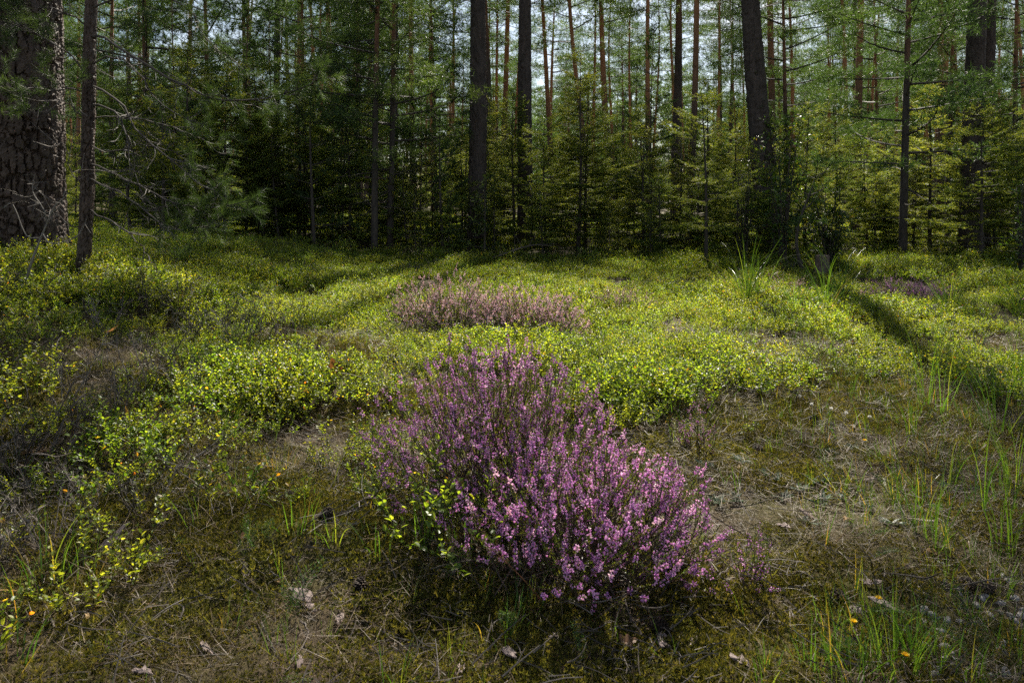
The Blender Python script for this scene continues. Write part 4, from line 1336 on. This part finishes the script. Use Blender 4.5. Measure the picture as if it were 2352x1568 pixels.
tag(obj('fine_tussock', make_mesh('fine_tussock', tuft(991, 200, .14, .0016, 1.2, (.3, 1.3), .08, .6), M_grass), None, None, (x, y, float(gz(x, y)))), 'low tussock of hair-fine yellowing grass below the cones', 'grass tuft')


# ------------------------------------------------------------------ bare twig bushes
def dead_bush(seed, h, n, spread):
    rng = rng_(seed); b = Buf()
    for k in range(n):
        az = rng.random() * 6.28; ln = h * rng.uniform(.5, 1.1)
        d = norm(np.array([math.cos(az) * spread, math.sin(az) * spread, 1.]))
        b0 = np.array([rng.normal(0, .035), rng.normal(0, .035), -.02])
        P = bez(b0, b0 + d * ln * .5 + rng.normal(0, .04, 3), b0 + d * ln + (0, 0, .03), 7)
        tone = rng.uniform(.35, 1)
        tube(b, P, np.linspace(.0035, .0012, 7), 4, tone)
        for q in range(6):
            i_ = rng.integers(2, 7); q3 = norm(d + rng.normal(0, .6, 3)); l3 = ln * rng.uniform(.12, .4)
            E = P[i_] + q3 * l3
            tube(b, bez(P[i_], (P[i_] + E) / 2 + rng.normal(0, .01, 3), E, 4), np.linspace(.0018, .0008, 4), 3, tone)
            for w in range(2):
                q4 = norm(q3 + rng.normal(0, .6, 3)); tube(b, np.array([E - q3 * l3 * .4, E - q3 * l3 * .4 + q4 * l3 * .5]), [.001, .0007], 3, tone)
    return b


DB = [make_mesh('dead_bush', dead_bush(1000 + k, .30, 9, .6), M_twig) for k in range(4)]
DL = 'bare grey brown twigs of a dead dwarf shrub among the bilberry'
for k, (px, py, s) in enumerate([(60, 1180, .8), (200, 1150, .8), (330, 1190, .7), (130, 1270, .8), (420, 1110, .7), (240, 1240, .6), (20, 1300, .8), (160, 925, 1.1), (290, 945, 1.0), (265, 985, .9), (440, 800, 1.2), (545, 800, 1.25), (590, 790, 1.1), (500, 770, 1.0), (660, 770, 1.2), (350, 880, 1.1), (80, 1060, 1.2), (140, 1020, 1.0), (30, 1110, .9), (430, 930, .9), (780, 870, .8), (330, 720, 1.2), (410, 730, 1.1), (240, 780, 1.0), (860, 700, 1.0), (1040, 740, .9)]):
    x, y = gpt(px, py)
    o = obj('dead_bush', DB[k % 4], None, None, (x, y, float(gz(x, y)))); o.rotation_euler = (0, 0, k * 1.3); o.scale = (s, s, s)
    tag(o, DL, 'dead shrub', 'dead dwarf shrubs among the bilberry')

def twig_patch(seed):
    rng = rng_(seed); b = Buf()
    for k in range(9):
        a = rng.random() * 6.28; p0 = np.array([rng.normal(0, .1), rng.normal(0, .1), rng.uniform(.0, .02)])
        ln = rng.uniform(.05, .18); e_ = p0 + np.array([math.cos(a) * ln, math.sin(a) * ln, rng.uniform(-.005, .04)])
        m = (p0 + e_) / 2 + rng.normal(0, .012, 3); tone = rng.uniform(.1, .9)
        tube(b, bez(p0, m, e_, 5), np.linspace(.0019, .0009, 5), 4, tone)
        d = norm(rng.normal(0, 1, 3) * (1, 1, .4)) * ln * .35; tube(b, np.array([m, m + d]), [.0011, .0007], 3, tone)
    return obj('twig_patch', make_mesh('twig_patch', b, M_twig), None, bank)


TW = [twig_patch(870 + k) for k in range(4)]
x, y = field(2000, -20, 20, 1.45, 6, lambda x, y: np.clip(.45 + .3 * (x < .3) + 1.2 * fbm(x / .6, y / .6, 93, 2), .05, 1) * (1 - .6 * bil_cover(x, y)))
scatter('twig_litter', TW, pts3(x, y), rng.random(len(x)) * 6.28, .2, rng.uniform(.6, 1.4, len(x)), 'small broken twigs littered through the moss and straw', 'litter', 6)
DT = [obj('dead_twigs', make_mesh('dead_twigs', dead_bush(1040 + k, .2, 6, .6), M_twig), None, bank) for k in range(3)]
x, y = field(1500, -20, 20, 3.0, 12, lambda x, y: .35 * bil_cover(x, y) * smooth(-.05, .15, fbm(x / .9, y / .9, 95, 2)))
scatter('dead_twigs_in_bilberry', DT, pts3(x, y), rng.random(len(x)) * 6.28, .2, rng.uniform(.6, 1.3, len(x)), 'dead brown twigs standing scattered through the bilberry carpet', 'twigs', 7)

# ------------------------------------------------------------------ small things on the ground
def oak_leaf(seed):
    rng = rng_(seed); b = Buf()
    m = 13; u = np.linspace(0, 1, m)
    w = .30 * np.sin(np.pi * u ** .8) * (1 + .38 * np.sin(u * 22)) + .012
    zc = .25 * (u - .5) ** 2 * rng.uniform(-1, 2.2)
    C = np.stack([.05 * np.sin(u * 3), u, zc], -1)
    curl = rng.uniform(.1, .5)
    Lf = C + np.stack([-w, -w * .15, w * curl], -1); Rt = C + np.stack([w, -w * .15, w * curl * rng.uniform(.2, 1.3)], -1)
    V = np.concatenate([C, Lf, Rt]); F = []
    for k in range(m - 1):
        F += [[k, k + 1, m + k + 1], [k, m + k + 1, m + k], [k + 1, k, 2 * m + k], [k + 1, 2 * m + k, 2 * m + k + 1]]
    b.add(V - (0, .5, 0), F, rng.random())
    tube(b, np.array([[0, -.5, zc[0]], [0, -.62, zc[0] + .02], [.02, -.75, zc[0]]]), .012, 4, .2)
    return make_mesh('oak_leaf', b, M_brown)


def flake(seed):
    rng = rng_(seed); b = Buf()
    n = 14; a = np.arange(n) * 2 * np.pi / n
    r = .5 * (1 + rng.normal(0, .24, n))
    X = r * np.cos(a) * rng.uniform(.28, .42); Y = r * np.sin(a)
    zt = .10 + .22 * X ** 2 * rng.uniform(-2, 3) + .1 * Y * rng.normal() + rng.normal(0, .012, n)
    top = np.stack([X, Y, zt], -1); bot = np.stack([X * .93, Y * .93, zt - .07], -1)
    V = np.concatenate([top, bot, top.mean(0)[None] + (0, 0, .03), bot.mean(0)[None]])
    j = np.arange(n); j2 = (j + 1) % n
    F = np.concatenate([np.stack([j, j2, np.full(n, 2 * n)], -1), np.stack([n + j2, n + j, np.full(n, 2 * n + 1)], -1), np.stack([j2, j, n + j], -1), np.stack([j2, n + j, n + j2], -1)])
    b.add(V, F)
    return make_mesh('bark_flake', b, M_flake)


def cone():
    b = Buf(); rng = rng_(3)
    n = 70; k = np.arange(n)
    u = (k + .5) / n
    a = k * 2.39996
    rad = .36 * np.sin(np.pi * (u * .86 + .1)) ** .8
    P = np.stack([rad * .45 * np.cos(a), u - .5, rad * .45 * np.sin(a)], -1)
    D = np.stack([np.cos(a) * 1.0, .55 * np.ones(n) - .2 * u, np.sin(a)], -1)
    tv = np.array([[-.35, 0, 0], [.35, 0, 0], [-.5, .75, .12], [.5, .75, .12], [0, 1.0, .05], [0, .8, -.25]])
    tf = np.array([[0, 1, 3], [0, 3, 2], [2, 3, 4], [2, 4, 5], [3, 5, 4], [0, 5, 1], [0, 2, 5], [1, 5, 3]])
    s = np.stack([.2 * np.ones(n), rad * .8 + .04, .2 * np.ones(n)], -1)
    stamp(b, tv, tf, frames(D, up=(0, 1, 0)), P, s, .5)
    tube(b, np.stack([np.zeros(8), np.linspace(-.5, .48, 8), np.zeros(8)], -1), [.1, .2, .24, .24, .2, .16, .1, .03], 8)
    return make_mesh('pine_cone', b, M_cone)


OAK = [oak_leaf(k) for k in range(5)]
FLK = [flake(k) for k in range(6)]
CONE = cone()
rng = rng_(88)


def lay(name, me, px, py, size, label, cat, group=None, dz=.01, rot=None):
    x, y = gpt(px, py)
    o = obj(name, me, None, None, (x, y, float(gz(x, y)) + dz))
    r_ = rot or (rng.normal(0, .2), rng.normal(0, .2), rng.random() * 6.28)
    nx_ = Vector((float(gz(x - .04, y) - gz(x + .04, y)), float(gz(x, y - .04) - gz(x, y + .04)), .08)).normalized()
    o.rotation_euler = (nx_.to_track_quat('Z', 'Y').to_matrix() @ Euler(r_).to_matrix()).to_euler()
    o.scale = (size,) * 3
    return tag(o, label, cat, group)


lay('oak_leaf', OAK[0], 770, 880, .13, 'large orange oak leaf caught upright in the bilberry', 'leaf', dz=.10, rot=(1.2, .3, .3))
lay('oak_leaf', OAK[1], 262, 800, .12, 'glowing orange leaf lying on the shaded bilberry', 'leaf', dz=.12, rot=(.3, .4, 1.0))
lay('oak_leaf', OAK[2], 90, 1052, .16, 'big tan curled leaf under dead twigs', 'leaf', dz=.03, rot=(.4, .2, 2.2))
lay('oak_leaf', OAK[3], 72, 1072, .13, 'flat tan leaf beneath the big curled leaf', 'leaf', dz=.015)
LG = 'fallen brown leaf on moss and straw'
for px, py in [(495, 1066), (525, 1260), (105, 1272), (345, 1400), (205, 1420), (215, 1408), (1475, 1360), (1440, 1395), (2085, 1310), (2120, 1300), (1990, 1560), (1590, 1385), (640, 1345), (1030, 1335), (2140, 1275), (1720, 1330), (880, 842), (1350, 960), (1945, 1200), (1900, 1050), (1700, 1080), (2005, 1075), (560, 1240), (1440, 1480)]:
    lay('dry_leaf', OAK[rng.integers(5)], px, py, rng.uniform(.035, .07), LG, 'leaf', 'fallen brown leaves')
FLG = 'pale flake of pine bark lying on the moss'
lay('bark_flake', FLK[0], 690, 1375, .10, 'long pinkish bark flake lying across the moss under a feathery leaf', 'bark flake', rot=(0.05, .1, -2.4))
lay('bark_flake', FLK[1], 715, 1405, .07, 'pinkish bark flake touching the end of a longer one', 'bark flake', rot=(0.05, .1, -2.5))
lay('bark_flake', FLK[2], 255, 1265, .13, 'pale bark flake leaning among bilberry and dry grass', 'bark flake', rot=(.4, .2, -.9), dz=.02)
for px, py, s in [(780, 1434, .06), (565, 1325, .06), (1028, 1330, .07), (1172, 1510, .075), (1276, 1472, .05), (1520, 1484, .09), (1592, 1488, .06), (325, 1553, .06), (1058, 1548, .06), (1700, 1532, .07), (1972, 1412, .07), (2115, 1205, .09), (1520, 1470, .05), (2000, 1350, .06), (1420, 940, .07), (1465, 960, .05), (1610, 965, .05), (830, 1275, .06), (1970, 1470, .05), (2030, 1395, .07), (1880, 1150, .06), (1800, 1215, .06), (2160, 1340, .06), (400, 1435, .05), (470, 1500, .06), (1110, 1300, .04), (1960, 985, .06), (1990, 1110, .09), (2260, 880, .05), (1955, 970, .05), (690, 1530, .05), (1855, 1190, .07)]:
    lay('bark_flake', FLK[rng.integers(6)], px, py, s, FLG, 'bark flake', 'pale bark flakes on the moss')
CG = 'dark open pine cone lying on moss and needles'
for px, py in [(612, 985), (600, 1010), (106, 1126), (750, 1192), (827, 1358), (1515, 1452), (2220, 1358), (2262, 1362), (1905, 985), (1860, 1090), (1740, 1040), (1870, 970), (1925, 1385), (640, 985)]:
    lay('pine_cone', CONE, px, py, .058, CG, 'pine cone', 'pine cones on the ground', dz=.018, rot=(rng.normal(0, .3), rng.normal(0, .5), rng.random() * 6.28))


def stone(seed):
    rng = rng_(seed); b = Buf()
    nu, nv = 10, 6
    V = []
    for j in range(nv + 1):
        for i_ in range(nu):
            th = math.pi * j / nv; ph = 2 * math.pi * i_ / nu
            r = 1 + .18 * math.sin(ph * 2 + seed) * math.sin(th) + .1 * math.cos(ph * 3 + seed * 2)
            V.append([.5 * r * math.sin(th) * math.cos(ph), .38 * r * math.sin(th) * math.sin(ph), .28 * math.cos(th)])
    F = []
    for j in range(nv):
        for i_ in range(nu):
            a_, b_ = j * nu + i_, j * nu + (i_ + 1) % nu
            F += [[a_, a_ + nu, b_ + nu], [a_, b_ + nu, b_]]
    b.add(V, F); return make_mesh('pebble', b, M_pebble, True)


ST = [stone(k) for k in range(4)]
for k in range(70):
    px = rng.uniform(2040, 2352); py = rng.uniform(1290, 1568)
    if rng.random() < .5:
        px = rng.uniform(2120, 2352); py = rng.uniform(1330, 1560)
    lay('pebble', ST[k % 4], px, py, rng.uniform(.012, .038), 'smooth grey pebble in the bare soil of the track edge', 'pebble', 'pebbles in the bare soil', dz=.003)


def stick(pix, r, label, group=None, dz=.012, twigs=3, tone=.7):
    P0 = []
    for px, py in pix:
        x, y = gpt(px, py); P0.append([x, y, float(gz(x, y)) + dz])
    P = spline(P0, 14); P[1:-1] += rng.normal(0, .003, (12, 3))
    c_ = P[0].copy(); P = P - c_
    b = Buf(); tube(b, P, np.linspace(r, r * .45, 14), 6, tone, cap=True)
    for k in range(twigs):
        i_ = rng.integers(3, 13); d = rng.normal(0, 1, 3) * (1, 1, .3); d = norm(d) * rng.uniform(.03, .12)
        tube(b, np.array([P[i_], P[i_] + d * .5 + (0, 0, .008), P[i_] + d]), [r * .4, r * .3, r * .15], 4, tone)
    tag(obj('stick', make_mesh('stick', b, M_twig), None, None, tuple(c_)), label, 'stick', group)


stick([(0, 1240), (50, 1290), (85, 1350), (100, 1390), (125, 1450)], .006, 'long dark stick curving through grass on the mossy slope')
stick([(130, 1390), (165, 1430), (195, 1470)], .004, 'short dark stick ending near the long curved one')
SG = 'thin fallen twig lying on moss and straw'
for pix in [[(690, 1440), (710, 1470), (650, 1560)], [(960, 1400), (1000, 1380), (1040, 1365)], [(600, 1440), (625, 1490), (640, 1520)], [(1790, 985), (1850, 1000), (1890, 1010)], [(1930, 985), (1970, 1010), (2010, 1035)], [(2000, 1050), (2050, 1030), (2090, 1000)], [(1870, 1150), (1900, 1120), (1960, 1090)], [(2100, 1330), (2150, 1310), (2230, 1310)], [(860, 1330), (900, 1300), (960, 1290)], [(1150, 1290), (1230, 1350), (1300, 1400)],
            [(40, 1180), (80, 1150), (130, 1120)], [(500, 1180), (560, 1140), (600, 1110)], [(420, 1330), (500, 1290), (590, 1300)], [(1640, 1340), (1700, 1300), (1790, 1290)], [(270, 1460), (330, 1500), (380, 1520)], [(1900, 1480), (1960, 1440), (1990, 1400)]]:
    stick(pix, .0032, SG, 'thin fallen twigs')
# fallen branch at the wood's edge
x, y = gpt(1100, 610)
b = Buf(); P = spline([[0, 0, .05], [.5, .1, .22], [1.0, .1, .38], [1.4, .2, .36]], 12); tube(b, P, np.linspace(.022, .006, 12), 6, .6, cap=True)
for k in range(7):
    i_ = 3 + k; d = norm(rng.normal(0, 1, 3) + (0, 0, .6)) * .35; tube(b, np.array([P[i_], P[i_] + d]), [.007, .002], 4, .6)
tag(obj('fallen_branch', make_mesh('fallen_branch', b, M_twig), None, None, (x, y, float(gz(x, y)))), 'fallen grey branch at the foot of the thick straight pine', 'branch')
# dead pale branch leaning before the old pine
b = Buf()
c_ = at(95, 600, 5.2); P = spline([at(a, b_, 5.2) - c_ for a, b_ in [(70, 610), (88, 560), (105, 520), (125, 475), (150, 452)]], 16); tube(b, P, np.linspace(.009, .003, 16), 6, .95)
for s_, pp in [(5, [(60, 540), (30, 470), (5, 480)]), (8, [(100, 480), (75, 440), (80, 400)]), (10, [(140, 470), (150, 430)]), (6, [(120, 560), (180, 540), (200, 500)])]:
    Q = spline([P[s_]] + [at(a, b_, 5.15) - c_ for a, b_ in pp], 10); tube(b, Q, np.linspace(.005, .0018, 10), 5, .95)
    for k in range(4):
        i_ = rng.integers(3, 10); d = norm(rng.normal(0, 1, 3)) * .1; tube(b, np.array([Q[i_], Q[i_] + d]), [.002, .001], 3, .9)
g0 = float(gz(c_[0], c_[1])) - c_[2]
tube(b, np.array([P[0], [P[0][0] - .08, P[0][1], g0 - .03]]), [.010, .012], 6, .8)
tag(obj('dead_branch', make_mesh('dead_branch', b, M_twig), None, None, tuple(c_)), 'pale dead forked branch standing before the old pine bark', 'branch')


# feathery leaves
def feather(seed):
    rng = rng_(seed); b = Buf()
    P = bez(np.array([0, 0, 0.]), np.array([0, .4, .35]), np.array([.1, 1., rng.uniform(.1, .5)]), 14)
    tube(b, P, np.linspace(.012, .004, 14), 3, .5)
    S, D, L = [], [], []
    T = norm(np.gradient(P, axis=0))
    for i_ in range(2, 14):
        sd_ = norm(np.cross(T[i_], (0, 0, 1)))
        for sg in (-1, 1):
            S.append(P[i_]); D.append(sd_ * sg + T[i_] * .5 + (0, 0, .3)); L.append(.17 * math.sin(math.pi * (i_ / 14) ** .8) + .05)
    needles(b, S, D, L, rng, .012, .06, .012, 50)
    return make_mesh('feather_leaf', b, M_feather)


FE = [feather(k) for k in range(3)]
for px, py, s, rz in [(670, 1410, .16, -.9), (690, 1425, .12, .5), (595, 1265, .15, -.4), (620, 1250, .12, .8), (830, 1165, .15, -.6), (850, 1160, .13, .3), (1158, 1460, .14, .1), (1120, 1330, .14, .9), (1395, 1190, .16, -.8), (1355, 1230, .14, -1.3), (1380, 1300, .14, -1.), (1030, 1350, .12, -1.), (1240, 1360, .14, -.5), (560, 1290, .12, .4), (1870, 1520, .13, .2), (1905, 1500, .14, -.2), (2100, 1430, .14, 1.), (2260, 1500, .17, -1.2), (2230, 1520, .15, .3), (2150, 1180, .13, .4), (2050, 1150, .12, -.4), (2000, 1290, .1, .6), (1990, 1240, .1, 0), (720, 1560, .12, .3), (1340, 1530, .1, .2), (2300, 1330, .13, .4)]:
    lay('feathery_leaf', FE[rng.integers(3)], px, py, s, 'feathery green yarrow leaf rising from the moss', 'leaf', 'feathery yarrow leaves', dz=.0, rot=(.3 + rng.normal(0, .3), rng.normal(0, .2), rz))


# hawkweed rosettes, flowers, seed heads
def rosette(seed):
    rng = rng_(seed); b = Buf(); n = 11
    a = rng.random(n) * 6.28
    D = np.stack([np.cos(a), np.sin(a), rng.uniform(.15, .7, n)], -1)
    stamp(b, LEAF6[0], LEAF6[1], frames(D, rng.normal(0, .2, n)), np.zeros((n, 3)), np.stack([.032 * np.ones(n), rng.uniform(.04, .075, n), .05 * np.ones(n)], -1), rng.uniform(.1, .6, n))
    return make_mesh('rosette', b, M_ros)


M_ros = leaf_mat('rosette_leaf', [(0, (.05, .085, .05)), (1, (.15, .20, .13))], trans=(1.3, 1.4, .9), tf=.3, var=.2)
RO = [rosette(k) for k in range(3)]
for px, py in [(1585, 985), (1610, 1000), (1640, 1030), (1790, 1020), (1830, 1040), (1700, 1065), (1900, 1045), (1770, 1100), (1880, 1110), (1960, 1030), (1720, 1125), (1690, 1155), (1890, 1160), (1930, 1150), (1840, 1130), (1620, 1080), (2050, 1210), (1650, 1160), (2180, 1130), (1990, 1170), (1800, 1150), (1860, 1205)]:
    lay('leaf_rosette', RO[rng.integers(3)], px, py, rng.uniform(.6, 1.1), 'small grey green leaf rosette pressed to the straw ground', 'plant', 'leaf rosettes on the straw ground', dz=.005, rot=(0, 0, rng.random() * 6))


def flower(px, py, h, label, seed=0):
    x, y = gpt(px, py); z = float(gz(x, y))
    e_ = empty('yellow_flower', (x, y, z)); tag(e_, label, 'flower')
    b = Buf(); P = bez(np.array([0, 0, -.01]), np.array([.01, 0, h * .6]), np.array([.015, -.01, h]), 7); tube(b, P, .0013, 4, .4)
    obj('stalk', make_mesh('flower_stalk', b, M_grass), e_)
    b = Buf(); n = 26; a = np.arange(n) * 2.4
    D = np.stack([np.cos(a), np.sin(a), .5 + .9 * (np.arange(n) / n)], -1)
    stamp(b, LEAF2[0], LEAF2[1], frames(D), np.repeat(P[-1:], n, 0), np.stack([.010 * np.ones(n), .013 * np.ones(n), .01 * np.ones(n)], -1), rng.random(n))
    obj('petals', make_mesh('flower_petals', b, M_yel), e_)


flower(1945, 1465, .05, 'yellow flower head above the mossy edge beside short grass')
flower(2062, 1555, .06, 'yellow flower head in the thick grass by the gravel')
flower(2003, 1402, .04, 'small closed yellow flower beside bark flakes')
flower(1977, 1035, .05, 'yellow flower open above the straw and sticks')
for px, py in [(1735, 925), (1834, 945), (1861, 965), (1906, 975), (1940, 985), (1994, 995)]:
    x, y = gpt(px, py); z = float(gz(x, y))
    e_ = empty('seed_head', (x, y, z)); tag(e_, 'white downy seed head on a thin stalk over the straw', 'flower', 'white seed heads over the straw')
    b = Buf(); h = .09; P = bez(np.array([0, 0, -.01]), np.array([.006, 0, h * .6]), np.array([0.008, 0, h]), 6); tube(b, P, .001, 4, .9)
    obj('stalk', make_mesh('seed_stalk', b, M_straw), e_)
    b = Buf(); n = 90; D = rng.normal(0, 1, (n, 3)); stamp(b, NEEDLE[0], NEEDLE[1], frames(D, rng.random(n) * 6), np.repeat(P[-1:], n, 0), np.stack([.0016 * np.ones(n), .013 * np.ones(n), np.ones(n)], -1), rng.random(n))
    obj('down', make_mesh('seed_down', b, M_seed), e_)
# dry flower stalk before the heather
c_ = np.array([*gpt(1265, 1400), 0.]); c_[2] = float(gz(c_[0], c_[1]))
top = at(1100, 1238, 2.12) - c_
e_ = empty('dry_stalk', tuple(c_)); tag(e_, 'dry orange stalk with a tan seed plume slanting before the heather', 'dry plant')
b = Buf(); P = bez(np.array([0, 0, -.01]), top * .5 + (0, 0, .03), top, 10); tube(b, P, np.linspace(.0028, .0012, 10), 5, .6)
obj('stalk', make_mesh('dry_stalk', b, M_brown), e_)
b = Buf(); S, D, L = [], [], []
for k in range(34):
    w = P[6 + k % 4] + rng.normal(0, .012, 3); d = norm(rng.normal(0, 1, 3) + norm(top) * .6); S.append(w); D.append(d); L.append(rng.uniform(.015, .04))
needles(b, S, D, L, rng, .002, .007, .0022, 50)
obj('plume', make_mesh('seed_plume', b, M_straw), e_)
